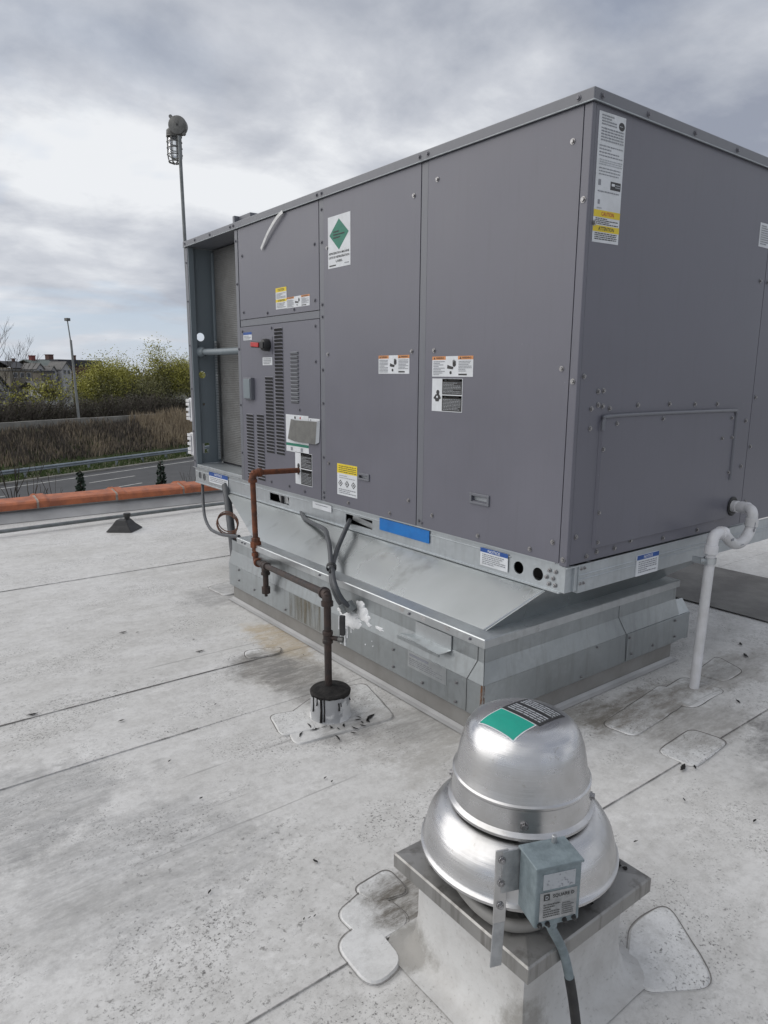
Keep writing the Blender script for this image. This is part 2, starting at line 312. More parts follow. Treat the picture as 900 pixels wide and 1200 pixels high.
M['polemetal'] = simple('street_pole_metal', (0.30, 0.31, 0.31), (0.22, 0.23, 0.23), 1.5, 0.6, 0.3)
M['brick'] = simple('far_brick', (0.13, 0.072, 0.06), (0.10, 0.06, 0.052), 0.5, 0.9)
M['redbrick'] = simple('red_chimney_brick', (0.23, 0.065, 0.06), (0.17, 0.055, 0.05), 0.8, 0.9)
M['roofdark'] = simple('dark_slate', (0.055, 0.057, 0.066), (0.04, 0.042, 0.05), 0.6, 0.8)
M['roofgreen'] = simple('grey_green_roof', (0.12, 0.145, 0.135), (0.095, 0.115, 0.11), 0.6, 0.8)
M['roofgrey'] = simple('grey_shingle', (0.16, 0.155, 0.15), (0.12, 0.118, 0.115), 0.6, 0.85)
M['siding'] = simple('white_siding', (0.44, 0.44, 0.45), (0.36, 0.36, 0.37), 0.6, 0.7)
M['beige'] = simple('beige_wall', (0.20, 0.18, 0.15), (0.16, 0.145, 0.12), 0.6, 0.8)
M['win'] = simple('window_glass', (0.04, 0.045, 0.055), (0.06, 0.065, 0.075), 0.8, 0.2)

# ------------------------------------------------------------------ mesh helpers
class MB:
    def __init__(s): s.v = []; s.f = []; s.mi = []; s.sm = []; s.mats = []
    def m(s, mat):
        if mat not in s.mats: s.mats.append(mat)
        return s.mats.index(mat)
    def add(s, vs, fs, mat, smooth=False):
        o = len(s.v); k = s.m(mat); s.v += [tuple(v) for v in vs]
        for f in fs: s.f.append(tuple(o+i for i in f)); s.mi.append(k); s.sm.append(smooth)
    def box(s, a, b, mat):
        (x0, y0, z0), (x1, y1, z1) = a, b
        s.add([(x0, y0, z0), (x1, y0, z0), (x1, y1, z0), (x0, y1, z0), (x0, y0, z1), (x1, y0, z1), (x1, y1, z1), (x0, y1, z1)],
              [(0, 3, 2, 1), (4, 5, 6, 7), (0, 1, 5, 4), (1, 2, 6, 5), (2, 3, 7, 6), (3, 0, 4, 7)], mat)
    def obox(s, c, ax, ay, az, mat):                      # oriented box: centre and half axes
        c, ax, ay, az = map(Vector, (c, ax, ay, az))
        P = [c+i*ax+j*ay+k*az for k in (-1, 1) for j in (-1, 1) for i in (-1, 1)]
        s.add(P, [(0, 2, 3, 1), (4, 5, 7, 6), (0, 1, 5, 4), (1, 3, 7, 5), (3, 2, 6, 7), (2, 0, 4, 6)], mat)
    def quad(s, a, b, c, d, mat): s.add([a, b, c, d], [(0, 1, 2, 3)], mat)
    def tube(s, pts, r, mat, seg=10, caps=True):
        pts = [Vector(p) for p in pts]; n = len(pts)
        rs = r if isinstance(r, (list, tuple)) else [r]*n
        vs = []; ref = None
        for i, p in enumerate(pts):
            t = (pts[min(i+1, n-1)]-pts[max(i-1, 0)]).normalized()
            if ref is None: ref = t.orthogonal().normalized()
            ref = (ref - t*ref.dot(t)); ref = ref.normalized() if ref.length > 1e-6 else t.orthogonal().normalized()
            b = t.cross(ref)
            for k in range(seg):
                a = 2*pi*k/seg; vs.append(p+rs[i]*(cos(a)*ref+sin(a)*b))
        fs = [(i*seg+k, i*seg+(k+1) % seg, (i+1)*seg+(k+1) % seg, (i+1)*seg+k) for i in range(n-1) for k in range(seg)]
        s.add(vs, fs, mat, True)
        if caps:
            o = len(s.v)-len(vs); k0 = s.m(mat)
            for ring in (tuple(o+k for k in reversed(range(seg))), tuple(o+(n-1)*seg+k for k in range(seg))):
                s.f.append(ring); s.mi.append(k0); s.sm.append(False)
    def lathe(s, prof, c, mat, seg=48, axis=None, cap0=False, cap1=False):
        c = Vector(c); ax = Vector(axis or (0, 0, 1)).normalized(); u = ax.orthogonal().normalized() if axis else Vector((1, 0, 0)); w = ax.cross(u)
        vs = [c+ax*z+r*(cos(2*pi*k/seg)*u+sin(2*pi*k/seg)*w) for r, z in prof for k in range(seg)]
        n = len(prof)
        fs = [(i*seg+k, i*seg+(k+1) % seg, (i+1)*seg+(k+1) % seg, (i+1)*seg+k) for i in range(n-1) for k in range(seg)]
        s.add(vs, fs, mat, True); o = len(s.v)-len(vs); k0 = s.m(mat)
        if cap0: s.f.append(tuple(o+k for k in reversed(range(seg)))); s.mi.append(k0); s.sm.append(False)
        if cap1: s.f.append(tuple(o+(n-1)*seg+k for k in range(seg))); s.mi.append(k0); s.sm.append(False)
    def build(s, name, parent=None, sharp=35, bevel=0.0, loc=None, merge=True):
        me = bpy.data.meshes.new(name)
        off = Vector((0, 0, 0))
        if parent is not None: off = wpos(parent)
        if loc is not None: off = Vector(loc)
        me.from_pydata([(v[0]-off.x, v[1]-off.y, v[2]-off.z) for v in s.v], [], s.f)
        for q in s.mats: me.materials.append(M[q])
        me.polygons.foreach_set('material_index', s.mi); me.polygons.foreach_set('use_smooth', s.sm)
        me.update(); me.validate()
        if any(s.sm): me.set_sharp_from_angle(angle=radians(sharp))
        o = bpy.data.objects.new(name, me); COL.objects.link(o)
        if parent is not None: o.parent = parent; o.location = off-wpos(parent) if loc is not None else (0, 0, 0)
        else: o.location = off
        if bevel:
            b = o.modifiers.new('bevel', 'BEVEL'); b.width = bevel; b.segments = 2; b.limit_method = 'ANGLE'; b.angle_limit = radians(40)
        return o
def wpos(o):
    p = Vector((0, 0, 0))
    while o is not None: p = p+Vector(o.location); o = o.parent
    return p
def thing(name, label, cat, loc=(0, 0, 0), group=None):
    o = bpy.data.objects.new(name, None); COL.objects.link(o); o.location = loc; o.empty_display_size = 0.2
    o['label'] = label; o['category'] = cat
    if group: o['group'] = group
    return o
def tag(o, label, cat, group=None):
    o['label'] = label; o['category'] = cat
    if group: o['group'] = group
    return o
def inst(src, parent, loc, rot=None):
    c = src.copy(); COL.objects.link(c); c.parent = parent; c.location = loc
    if rot: c.rotation_euler = rot
    return c
def smooth_path(pts, sub=6):
    P = [Vector(p) for p in pts]; out = []
    for i in range(len(P)-1):
        p0 = P[max(i-1, 0)]; p1 = P[i]; p2 = P[i+1]; p3 = P[min(i+2, len(P)-1)]
        for k in range(sub):
            t = k/sub
            out.append(0.5*((2*p1)+(-p0+p2)*t+(2*p0-5*p1+4*p2-p3)*t*t+(-p0+3*p1-3*p2+p3)*t**3))
    out.append(P[-1]); return out
# faces of the unit: local (u to the right, v up, w outwards) -> world
FL = lambda y0: (lambda u, v, w: (-w, y0-u, v))          # long face x = 0, u runs towards -y
FR = lambda u, v, w: (u, -w, v)                          # right face y = 0, u runs towards +x
def plate(mb, fr, u0, u1, v0, v1, w0, w1, mat, rects=(), circles=(), vm='void'):
    """sheet from w0 (back) to w1 (front) with real openings"""
    cells = [('r', a, b, c, d) for a, b, c, d in rects]
    for (cu, cv, r) in circles: cells.append(('c', cu-r*1.3, cu+r*1.3, cv-r*1.3, cv+r*1.3, cu, cv, r))
    us = sorted({u0, u1} | {c[1] for c in cells} | {c[2] for c in cells})
    vs = sorted({v0, v1} | {c[3] for c in cells} | {c[4] for c in cells})
    for i in range(len(us)-1):
        for j in range(len(vs)-1):
            mu, mv = (us[i]+us[i+1])/2, (vs[j]+vs[j+1])/2
            if any(c[1] < mu < c[2] and c[3] < mv < c[4] for c in cells): continue
            mb.quad(fr(us[i], vs[j], w1), fr(us[i+1], vs[j], w1), fr(us[i+1], vs[j+1], w1), fr(us[i], vs[j+1], w1), mat)
    for c in cells:
        if c[0] == 'r':
            a, b, d, e = c[1:5]; ring = [(a, d), (b, d), (b, e), (a, e)]
        else:
            cu, cv, r = c[5:]; K = 24; ring = [(cu+r*cos(2*pi*k/K), cv+r*sin(2*pi*k/K)) for k in range(K)]
            h = r*1.3; sq = []
            for k in range(K):
                a = 2*pi*k/K; m = max(abs(cos(a)), abs(sin(a))); sq.append((cu+h*cos(a)/m, cv+h*sin(a)/m))
            vs_ = [fr(*p, w1) for p in ring]+[fr(*p, w1) for p in sq]
            mb.add(vs_, [(k, K+k, K+(k+1) % K, (k+1) % K) for k in range(K)], mat)
        n = len(ring); vs_ = [fr(*p, w1) for p in ring]+[fr(*p, w0) for p in ring]
        mb.add(vs_, [(k, (k+1) % n, n+(k+1) % n, n+k) for k in range(n)], mat)
    O = [(u0, v0), (u1, v0), (u1, v1), (u0, v1)]
    mb.add([fr(*p, w1) for p in O]+[fr(*p, w0) for p in O], [(k, 4+k, 4+(k+1) % 4, (k+1) % 4) for k in range(4)], mat)
def fbox(mb, fr, u0, u1, v0, v1, w0, w1, mat):
    P = [fr(u, v, w) for w in (w0, w1) for v in (v0, v1) for u in (u0, u1)]
    mb.add(P, [(0, 2, 3, 1), (4, 5, 7, 6), (0, 1, 5, 4), (1, 3, 7, 5), (3, 2, 6, 7), (2, 0, 4, 6)], mat)

# text outlines
_txt = {}
def text_geo(body, bold=0.0):
    if (body, bold) in _txt: return _txt[(body, bold)]
    cu = bpy.data.curves.new('t', 'FONT'); cu.body = body; cu.size = 1.0; cu.resolution_u = 2; cu.offset = bold
    ob = bpy.data.objects.new('t', cu); COL.objects.link(ob)
    dg = bpy.context.evaluated_depsgraph_get(); me = ob.evaluated_get(dg).to_mesh()
    V = [(v.co.x, v.co.y) for v in me.vertices]; Fc = [tuple(p.vertices) for p in me.polygons]
    ob.evaluated_get(dg).to_mesh_clear(); bpy.data.objects.remove(ob); bpy.data.curves.remove(cu)
    x0 = min(v[0] for v in V); x1 = max(v[0] for v in V); y0 = min(v[1] for v in V); y1 = max(v[1] for v in V)
    _txt[(body, bold)] = ([((x-x0)/(x1-x0), (y-y0)/(y1-y0)) for x, y in V], Fc); return _txt[(body, bold)]

class Label:
    """a printed sticker: local (u,v) in metres from its lower left corner"""
    def __init__(s, fr, u0, v0, w, h, base='white', lift=0.0012, skew=0.0):
        s.mb = MB(); s.w, s.h = w, h; s.L = lift
        s.fr = lambda u, v, d: fr(u0+u, v0+v+skew*u, d)
        fbox(s.mb, s.fr, 0, w, 0, h, 0.0002, lift, base)
    def rect(s, u0, u1, v0, v1, mat, k=1):
        d = s.L+0.0005*k
        s.mb.quad(s.fr(u0*s.w, v0*s.h, d), s.fr(u1*s.w, v0*s.h, d), s.fr(u1*s.w, v1*s.h, d), s.fr(u0*s.w, v1*s.h, d), mat); return s
    def poly(s, pts, mat, k=1):
        d = s.L+0.0005*k; s.mb.add([s.fr(a*s.w, b*s.h, d) for a, b in pts], [tuple(range(len(pts)))], mat); return s
    def disc(s, u, v, r, mat, k=1, n=12, sq=1.0): return s.poly([(u+r*cos(2*pi*i/n)/s.w, v+sq*r*sin(2*pi*i/n)/s.h) for i in range(n)], mat, k)
    def text(s, body, u0, u1, v0, v1, mat, k=2, bold=0.015):
        V, Fc = text_geo(body, bold); d = s.L+0.0005*k
        s.mb.add([s.fr((u0+x*(u1-u0))*s.w, (v0+y*(v1-v0))*s.h, d) for x, y in V], Fc, mat); return s
    def lines(s, u0, u1, v0, v1, n, mat, k=2, seed=1, fill=0.5):
        q = random.Random(seed); st = (v1-v0)/n
        for i in range(n):
            v = v1-(i+0.5)*st; u = u0; end = u1 if q.random() > 0.3 else u0+(u1-u0)*q.uniform(0.45, 0.95)
            while u < end:
                l = q.uniform(0.03, 0.13)*(u1-u0); s.rect(u, min(u+l, end), v-st*fill/2, v+st*fill/2, mat, k); u += l+0.022*(u1-u0)
        return s
    def build(s, name, parent): return s.mb.build(name, parent)

def screws_mesh(mb, fr, pts, mat='screw', r=0.0085, w0=0.0):
    for (u, v) in pts:
        o = rnd.uniform(0, 1)
        for (ra, d0, d1, n) in ((r*1.35, w0, w0+0.0025, 10), (r*0.85, w0+0.0025, w0+0.0085, 6)):
            ring = [(u+ra*cos(2*pi*k/n+o), v+ra*sin(2*pi*k/n+o)) for k in range(n)]
            mb.add([fr(*p, d0) for p in ring]+[fr(*p, d1) for p in ring],
                   [(k, (k+1) % n, n+(k+1) % n, n+k) for k in range(n)]+[tuple(n+k for k in range(n))], mat)
def screws(parent, fr, pts, mat='screw', r=0.0085, w0=0.0):
    mb = MB(); screws_mesh(mb, fr, pts, mat, r, w0); o = mb.build('screws', parent); o['kind'] = 'stuff'; return o

# ------------------------------------------------------------------ roof (setting)
def struct(o): o['kind'] = 'structure'; return o
mb = MB(); mb.box((-9, -9, -0.30), (13, 6.62, -0.006), 'roof')
roof = struct(mb.build('roof'))
edges = [-9, -6.4, -4.9, -3.4, -1.95, -0.47, 0.945, 1.478, 3.62, 6.28]
XLIM = {1.478: -0.6, 0.945: -1.15}
for i in range(len(edges)-1):
    y0, y1 = edges[i], edges[i+1]; far = min(y1+0.10, 6.28)
    mb = MB(); nx = 44
    V = []; 
    for k in range(nx+1):
        x = -9+22*k/nx; wob = 0.006*mnoise.noise((x*1.3, y0*3.1, 0.0))
        V += [(x, y0+wob, 0.0048 if x < XLIM.get(y0, 99) else 0.0012), (x, y0+wob, -0.004), (x, far, -0.0008)]
    Fs = []
    for k in range(nx):
        a = 3*k; b = a+3; Fs += [(a, b, b+2, a+2), (a+1, b+1, b, a)]
    mb.add(V, Fs, 'roof'); mb.build('membrane_sheet', roof)
    if i:
        mb = MB(); V = []
        for k in range(nx*4+1):
            x = -9+22*k/(nx*4)
            if x > XLIM.get(y0, 99): break
            wob = 0.006*mnoise.noise((round(x*2)/2*1.3, y0*3.1, 0.0))
            wob = 0.006*((1-((k % 4)/4))*mnoise.noise(((-9+22*(k//4)/nx)*1.3, y0*3.1, 0))+((k % 4)/4)*mnoise.noise(((-9+22*(k//4+1)/nx)*1.3, y0*3.1, 0)))
            wd = 0.0028+0.0045*max(0, mnoise.noise((x*2.7, y0, 3)))+ (0.010 if y0 == 0.945 else 0)*max(0, mnoise.noise((x*1.3, 2, 3))+0.3)
            wd = wd*(0.35 if y0 > 3 else 0.75); V += [(x, y0+wob-wd-0.001, 0.0022), (x, y0+wob+0.0010, 0.0054)]
        mb.add(V, [(2*k, 2*k+2, 2*k+3, 2*k+1) for k in range(len(V)//2-1)], 'seamf' if y0 > 3 or y0 == 0.945 else 'seam'); mb.build('seam_line', roof)
def patch(pts, z=0.0075, rad=0.05):
    P = [Vector((x, y, 0)) for x, y in pts]; n = len(P); out = []
    for i in range(n):
        a, b, c = P[i-1], P[i], P[(i+1) % n]
        r = min(rad, (a-b).length*0.45, (c-b).length*0.45)
        s0 = b+(a-b).normalized()*r; s1 = b+(c-b).normalized()*r
        for k in range(7):
            t = k/6; out.append((1-t)**2*s0+2*t*(1-t)*b+t*t*s1)
    # resample edges with small wobble
    fin = []
    for i, p in enumerate(out):
        q = out[(i+1) % len(out)]; m = max(1, int((q-p).length/0.04))
        for k in range(m): fin.append(p.lerp(q, k/m))
    cen = sum(fin, Vector())/len(fin); K = len(fin)
    fin = [p+(p-cen).normalized()*0.004*mnoise.noise((p.x*14, p.y*14, 1)) for p in fin]
    mb = MB(); Z = Vector((0, 0, 1))
    inn = [cen+(p-cen)*(1-0.006/max(0.03, (p-cen).length)) for p in fin]
    mb.add([p+Z*z for p in inn], [tuple(range(K))], 'patch')
    mb.add([p+Z*z for p in inn]+[p+Z*0.001 for p in fin], [(k, K+k, K+(k+1) % K, (k+1) % K) for k in range(K)], 'patch')
    wd = [0.003+0.005*max(0, mnoise.noise((p.x*7, p.y*7, 4))+0.15) for p in fin]
    ou = [p+(p-cen).normalized()*w for p, w in zip(fin, wd)]
    mb.add([p+Z*(z*0.6) for p in fin]+[p+Z*0.0062 for p in ou], [(k, K+k, K+(k+1) % K, (k+1) % K) for k in range(K)], 'seamp')
    o = mb.build('membrane_patch', roof)
    if o.data.polygons[0].normal.z < 0: o.data.flip_normals()
    return o
patch([(-0.99, 0.56), (-0.50, 0.50), (-0.40, 0.88), (-0.62, 0.93), (-0.92, 0.80)], 0.0075)
patch([(-1.00, 0.66), (-0.84, 0.62), (-0.80, 0.82), (-0.95, 0.86)], 0.0095, 0.04)
patch([(-0.74, 1.50), (-0.55, 1.46), (-0.50, 1.55), (-0.70, 1.62)], 0.0078)
patch([(-1.27, -0.26), (-1.26, -0.35), (-1.14, -0.38), (-1.13, -0.25)], 0.0085, 0.035)
patch([(-1.37, -0.31), (-1.36, -0.47), (-1.20, -0.47), (-1.22, -0.28)], 0.0070, 0.05)
patch([(-1.43, -0.39), (-1.44, -0.58), (-1.31, -0.57), (-1.30, -0.39)], 0.0098, 0.06)
patch([(-0.88, -0.93), (-0.89, -1.00), (-0.73, -1.10), (-0.56, -0.86), (-0.72, -0.84)], 0.0078, 0.06)
patch([(0.19, -0.09), (0.21, -0.25), (0.75, -0.20), (0.79, -0.02)], 0.0078)
patch([(0.17, -0.37), (0.19, -0.53), (0.50, -0.51), (0.48, -0.35)], 0.0072)
patch([(1.05, -0.05), (1.07, -0.20), (1.29, -0.19), (1.37, 0.0)], 0.0080)
patch([(0.62, -0.06), (0.66, -0.26), (0.98, -0.25), (0.96, -0.04)], 0.0092)
patch([(-0.36, 2.60), (-0.38, 2.86), (-0.10, 2.92), (-0.06, 2.62)], 0.0075)
# dark walkway at the right
mb = MB(); mb.add([(2.15+0.006*(k % 3), -5+k*0.5, 0.012) for k in range(23)]+[(3.17+0.008*(k % 2), -5+k*0.5, 0.012) for k in range(23)], [(k, 23+k, 24+k, k+1) for k in range(22)], 'mat'); mb.build('walkway_mat', roof)

# parapet with terracotta coping
par = thing('parapet', 'low grey parapet with terracotta coping tiles along the far roof edge', 'parapet', (0, 6.28, 0))
mb = MB(); mb.box((-9, 6.28, -0.006), (13, 6.62, 0.125), 'parapet'); mb.build('wall', par)
cant = MB(); cant.add([(-9, 6.12, 0.004), (13, 6.12, 0.004), (13, 6.279, 0.10), (-9, 6.279, 0.10)], [(0, 1, 2, 3)], 'parapet'); cant.build('base_flashing', par)
xs = [-9+0.0]; 
joints = [-8.1, -7.2, -6.3, -5.4, -4.5, -3.6, -2.7, -1.75, -0.80, 0.02, 0.80, 1.62, 2.5, 3.4, 4.3, 5.2, 6.1, 7.0, 7.9, 8.8, 9.7, 10.6, 11.5, 12.4]
prof = [(6.235, 0.118), (6.235, 0.176), (6.262, 0.196), (6.43, 0.222), (6.60, 0.196), (6.665, 0.17), (6.665, 0.118)]
for i in range(len(joints)-1):
    a, b = joints[i]+0.012, joints[i+1]-0.012; mb = MB(); n = len(prof)
    jz = rnd.uniform(-0.004, 0.004); jy = rnd.uniform(-0.006, 0.006)
    # each tile: raised socket at its left end, then the plain barrel
    secs = [(a, 1.16), (a+0.075, 1.16), (a+0.11, 1.0), (b, 1.0)]
    V = []
    for x, sc in secs:
        for y, z in prof: V.append((x, 6.45+(y-6.45)*(1+(sc-1)*0.45)+jy, 0.118+(z-0.118)*sc+jz))
    Fs = [(k*n+j, k*n+j+1, (k+1)*n+j+1, (k+1)*n+j) for k in range(3) for j in range(n-1)]+[tuple(range(n)), tuple(3*n+j for j in reversed(range(n)))]
    mb.add(V, Fs, 'terra'); mb.build('coping_tile', par, bevel=0.006)
    m2 = MB(); m2.add([(b-0.003, y, z-0.004) for y, z in prof]+[(b+0.027, y, z+0.004) for y, z in prof], [(j, j+1, n+j+1, n+j) for j in range(n-1)], 'mortar'); m2.build('mortar_joint', par)

# conduit lying along the far side of the roof
mb = MB(); mb.tube([(-9, 5.42, 0.055), (-4, 5.46, 0.057), (-1.3, 5.5, 0.055), (0.7, 5.66, 0.056), (4, 5.85, 0.055), (9, 6.0, 0.055)], 0.019, 'rigid', 10)
o = mb.build('roof_conduit'); tag(o, 'long thin grey conduit lying on the roof before the terracotta coping', 'conduit')
# black roof vent with conical flashing
v = thing('roof_vent', 'small black flared roof vent by the conduit near the coping', 'roof vent', (-0.18, 5.12, 0))
mb = MB(); K = 4
VC = (-0.25, 5.13)
base = [(-0.185, 0.0), (0.015, -0.155), (0.19, 0.03), (-0.03, 0.17)]; top = [(-0.10, 0.005), (0.0, -0.08), (0.09, 0.02), (-0.02, 0.09)]
V = [(VC[0]+x, VC[1]+y, 0.008) for x, y in base]+[(VC[0]+0.3*a+0.7*c, VC[1]+0.3*b+0.7*d, 0.062) for (a, b), (c, d) in zip(base, top)]+[(VC[0]+0.8*x, VC[1]+0.8*y, 0.115) for x, y in top]
mb.add(V, [(i, (i+1) % 4, 4+(i+1) % 4, 4+i) for i in range(4)]+[(4+i, 4+(i+1) % 4, 8+(i+1) % 4, 8+i) for i in range(4)]+[(8, 9, 10, 11)], 'black'); mb.build('flashing', v, bevel=0.008)
mb = MB(); mb.tube([(VC[0]+0.03, VC[1], 0.105), (VC[0]+0.03, VC[1], 0.15)], 0.026, 'black', 12); mb.tube([(VC[0]+0.03, VC[1], 0.140), (VC[0]+0.03, VC[1], 0.172)], 0.034, 'black', 12); mb.build('vent_stub', v)

# ------------------------------------------------------------------ roof curb and transition under the unit
curb = thing('roof_curb', 'galvanised roof curb with flared transition under the big grey rooftop unit', 'roof curb', (0.5, 1.35, 0))
X0, X1, Y0, Y1 = -0.335, 1.115, 0.13, 2.50
def ring_loft(mb, secs, mat):
    """secs: list of (x0,x1,y0,y1,z)"""
    for (a, b) in zip(secs[:-1], secs[1:]):
        A = [(a[0], a[2], a[4]), (a[1], a[2], a[4]), (a[1], a[3], a[4]), (a[0], a[3], a[4])]
        B = [(b[0], b[2], b[4]), (b[1], b[2], b[4]), (b[1], b[3], b[4]), (b[0], b[3], b[4])]
        mb.add(A+B, [(i, (i+1) % 4, 4+(i+1) % 4, 4+i) for i in range(4)], mat)
def sec(o, z, y1=None): return (X0-o, X1+o, Y0-o, (y1 or Y1)+o, z)
YN = 2.39
mb = MB(); ring_loft(mb, [sec(0.004, 0.004), sec(0.0, 0.02), sec(0.0, 0.150)], 'curbwrap'); mb.build('base_flashing', curb)
mb = MB(); ring_loft(mb, [sec(0.034, 0.0065), sec(0.014, 0.012), sec(0.002, 0.024)], 'parapet'); mb.build('base_fillet', curb)
mb = MB(); ring_loft(mb, [sec(0.0, 0.113), sec(0.019, 0.111), sec(0.021, 0.114), sec(0.021, 0.262)], 'galv_dull'); mb.build('curb_box', curb, bevel=0.002)
mb = MB(); ring_loft(mb, [sec(0.0206, 0.2625), sec(0.0025, 0.352)], 'galv_dull'); mb.build('sloping_shelf', curb)
mb = MB(); ring_loft(mb, [sec(0.002, 0.350), sec(0.002, 0.424)], 'galv_dull'); mb.build('neck', curb)
lip = MB(); NL = 60
fl = [sec(0.002, 0.421, YN), sec(0.011, 0.419, YN), sec(0.0135, 0.421, YN), sec(0.0135, 0.455, YN), sec(0.009, 0.4585, YN), sec(-0.080, 0.4575, YN)]
ring_loft(lip, fl, 'galv'); lip.build('flange', curb, bevel=0.0015)
fun0 = (X0+0.072, X1-0.06, Y0+0.064, 2.335); fun1 = (0.030, 2.18, 0.10, 3.40)
mb = MB(); ring_loft(mb, [(*fun0, 0.4572), (*fun1, 0.618)], 'funnel'); mb.build('transition', curb)
mb = MB(); mb.tube([(fun0[0]-0.001, fun0[2]+0.012, 0.459), (0.024, 0.115, 0.614)], 0.0035, 'galv', 5); mb.build('corner_seam', curb)
XB = X0-0.021; YB = Y0-0.021
# joints of the corner plates, folded round the corner
mb = MB()
def strip(mb, pts, w, ax):
    for (p, q_) in zip(pts[:-1], pts[1:]):
        p = Vector(p); q_ = Vector(q_); d = (q_-p).normalized(); n_ = Vector(ax).cross(d).normalized()*w
        mb.add([p-n_, q_-n_, q_+n_, p+n_], [(0, 1, 2, 3)], 'void')
strip(mb, [(XB-0.0012, 0.205, 0.116), (XB-0.0012, 0.205, 0.262), (X0-0.0038, 0.163, 0.3535), (X0-0.0032, 0.163, 0.419)], 0.0013, (-1, 0, 0))
strip(mb, [(0.655, YB-0.0012, 0.116), (0.648, YB-0.0012, 0.262), (0.60, Y0-0.0038, 0.3535), (0.60, Y0-0.0032, 0.419)], 0.0013, (0, -1, 0))
strip(mb, [(XB+0.001, YB-0.0014, 0.262), (X0, Y0-0.0038, 0.352), (X0, Y0-0.0032, 0.419)], 0.0011, (0, -1, 0))
mb.build('sheet_joints', curb)
mb = MB(); mb.box((0.66, YB-0.0035, 0.118), (1.205, YB-0.0003, 0.260), 'galv_dull')
V = [(1.205, YB-0.004, 0.112), (1.238, YB-0.004, 0.112), (1.238, YB-0.004, 0.258), (1.222, Y0-0.008, 0.300), (1.19, Y0+0.004, 0.335), (1.12, Y0+0.004, 0.338), (1.12, YB-0.004, 0.262), (1.205, YB-0.004, 0.262)]
mb.add([(1.12, YB-0.0005, 0.262), (1.236, YB-0.0005, 0.262), (1.20, Y0+0.006, 0.338), (1.10, Y0+0.006, 0.345)], [(0, 1, 2, 3)], 'galv_dull')
mb.box((1.205, YB-0.0036, 0.112), (1.238, Y1+0.021, 0.262), 'galv_dull'); mb.build('end_plate', curb, bevel=0.002)
screws(curb, lambda u, v, w: (XB-w, u, v), [(0.266, 0.221), (0.268, 0.133), (0.49, 0.138), (0.706, 0.229), (0.705, 0.142), (1.2, 0.14), (1.75, 0.14), (2.366, 0.245), (2.37, 0.173), (2.15, 0.163)], 'screw', 0.0058, 0.001)
screws(curb, lambda u, v, w: (u, YB-0.0035-w, v), [(0.70, 0.149), (0.672, 0.239), (0.89, 0.148), (1.09, 0.240), (1.10, 0.149)], 'screw', 0.006, 0.0)
screws(curb, lambda u, v, w: (u, YB-w, v), [(0.41, 0.251), (0.30, 0.13)], 'screw', 0.005, 0.0)
screws(curb, lambda u, v, w: (X0-0.0135-w, u, v), [(2.32, 0.440), (2.28, 0.440), (1.373, 0.442), (0.60, 0.437), (0.2, 0.44)], 'screwp', 0.005, 0.0)
for y in (0.658, 0.504, 0.345):
    mb = MB(); K = 20; mb.add([(X0-0.0139, y+0.022*cos(pi+pi*k/K), 0.4535+0.024*sin(pi+pi*k/K)) for k in range(K+1)], [tuple(range(K+1))], 'alu'); mb.build('bare_patch', curb)
# bent bracket and maker's plate
mb = MB(); mb.box((X0-0.009, 0.320, 0.345), (X0-0.0045, 0.560, 0.412), 'galv'); mb.add([(X0-0.009, 0.318, 0.347), (X0-0.009, 0.562, 0.347), (X0-0.050, 0.632, 0.342), (X0-0.056, 0.345, 0.330)], [(0, 1, 2, 3)], 'galv_dull')
mb.box((X0-0.0585, 0.343, 0.318), (X0-0.0545, 0.634, 0.333), 'galv_dull'); mb.build('bracket', curb)
lb = Label(lambda u, v, w: (XB-w, 0.597-u, v), 0, 0.183, 0.265, 0.078, 'galv', 0.0015)
lb.rect(0.04, 0.55, 0.72, 0.88, 'inkg').lines(0.04, 0.9, 0.15, 0.62, 4, 'inkg', seed=3, fill=0.3).build('maker_plate', curb)
# rust run on the corner and brown water streaks on the long side
def veil(name, colr, sc_, lo, hi, amt, stretch):
    s = N(name); tr = s.n.new('ShaderNodeBsdfTransparent'); mx = s.n.new('ShaderNodeMixShader')
    f = s.ramp(s.noise(sc_, 6, 0.68, stretch), [(lo, 0.0), (hi, amt)]); s.done(s.mix(s.noise(60), colr, tuple(x*0.5 for x in colr)), 0.75)
    s.l.new(f, mx.inputs[0]); s.l.new(tr.outputs[0], mx.inputs[1]); s.l.new(s.b.outputs[0], mx.inputs[2]); s.l.new(mx.outputs[0], s.n['Material Output'].inputs[0]); M[name] = s.m
veil('rstreak', (0.20, 0.085, 0.035), 60, 0.38, 0.60, 0.9, (1, 1, 0.4)); veil('streak', (0.21, 0.175, 0.105), 4.5, 0.44, 0.66, 0.75, (1, 3.0, 0.35))
mb = MB(); mb.quad((XB-0.0008, YB+0.002, 0.165), (XB-0.0008, YB+0.016, 0.160), (XB-0.0008, YB+0.013, 0.262), (XB-0.0008, YB+0.002, 0.262), 'rstreak')
mb.quad((XB+0.001, YB-0.0009, 0.165), (XB+0.012, YB-0.0009, 0.175), (XB+0.010, YB-0.0009, 0.262), (XB+0.001, YB-0.0009, 0.262), 'rstreak'); mb.build('rust_run', curb)
mb = MB()
for (y0, y1, z0, z1) in ((1.36, 1.70, 0.117, 0.261),): mb.quad((XB-0.0008, y1, z0), (XB-0.0008, y0, z0), (XB-0.0008, y0, z1), (XB-0.0008, y1, z1), 'streak')
mb.build('water_stains', curb)
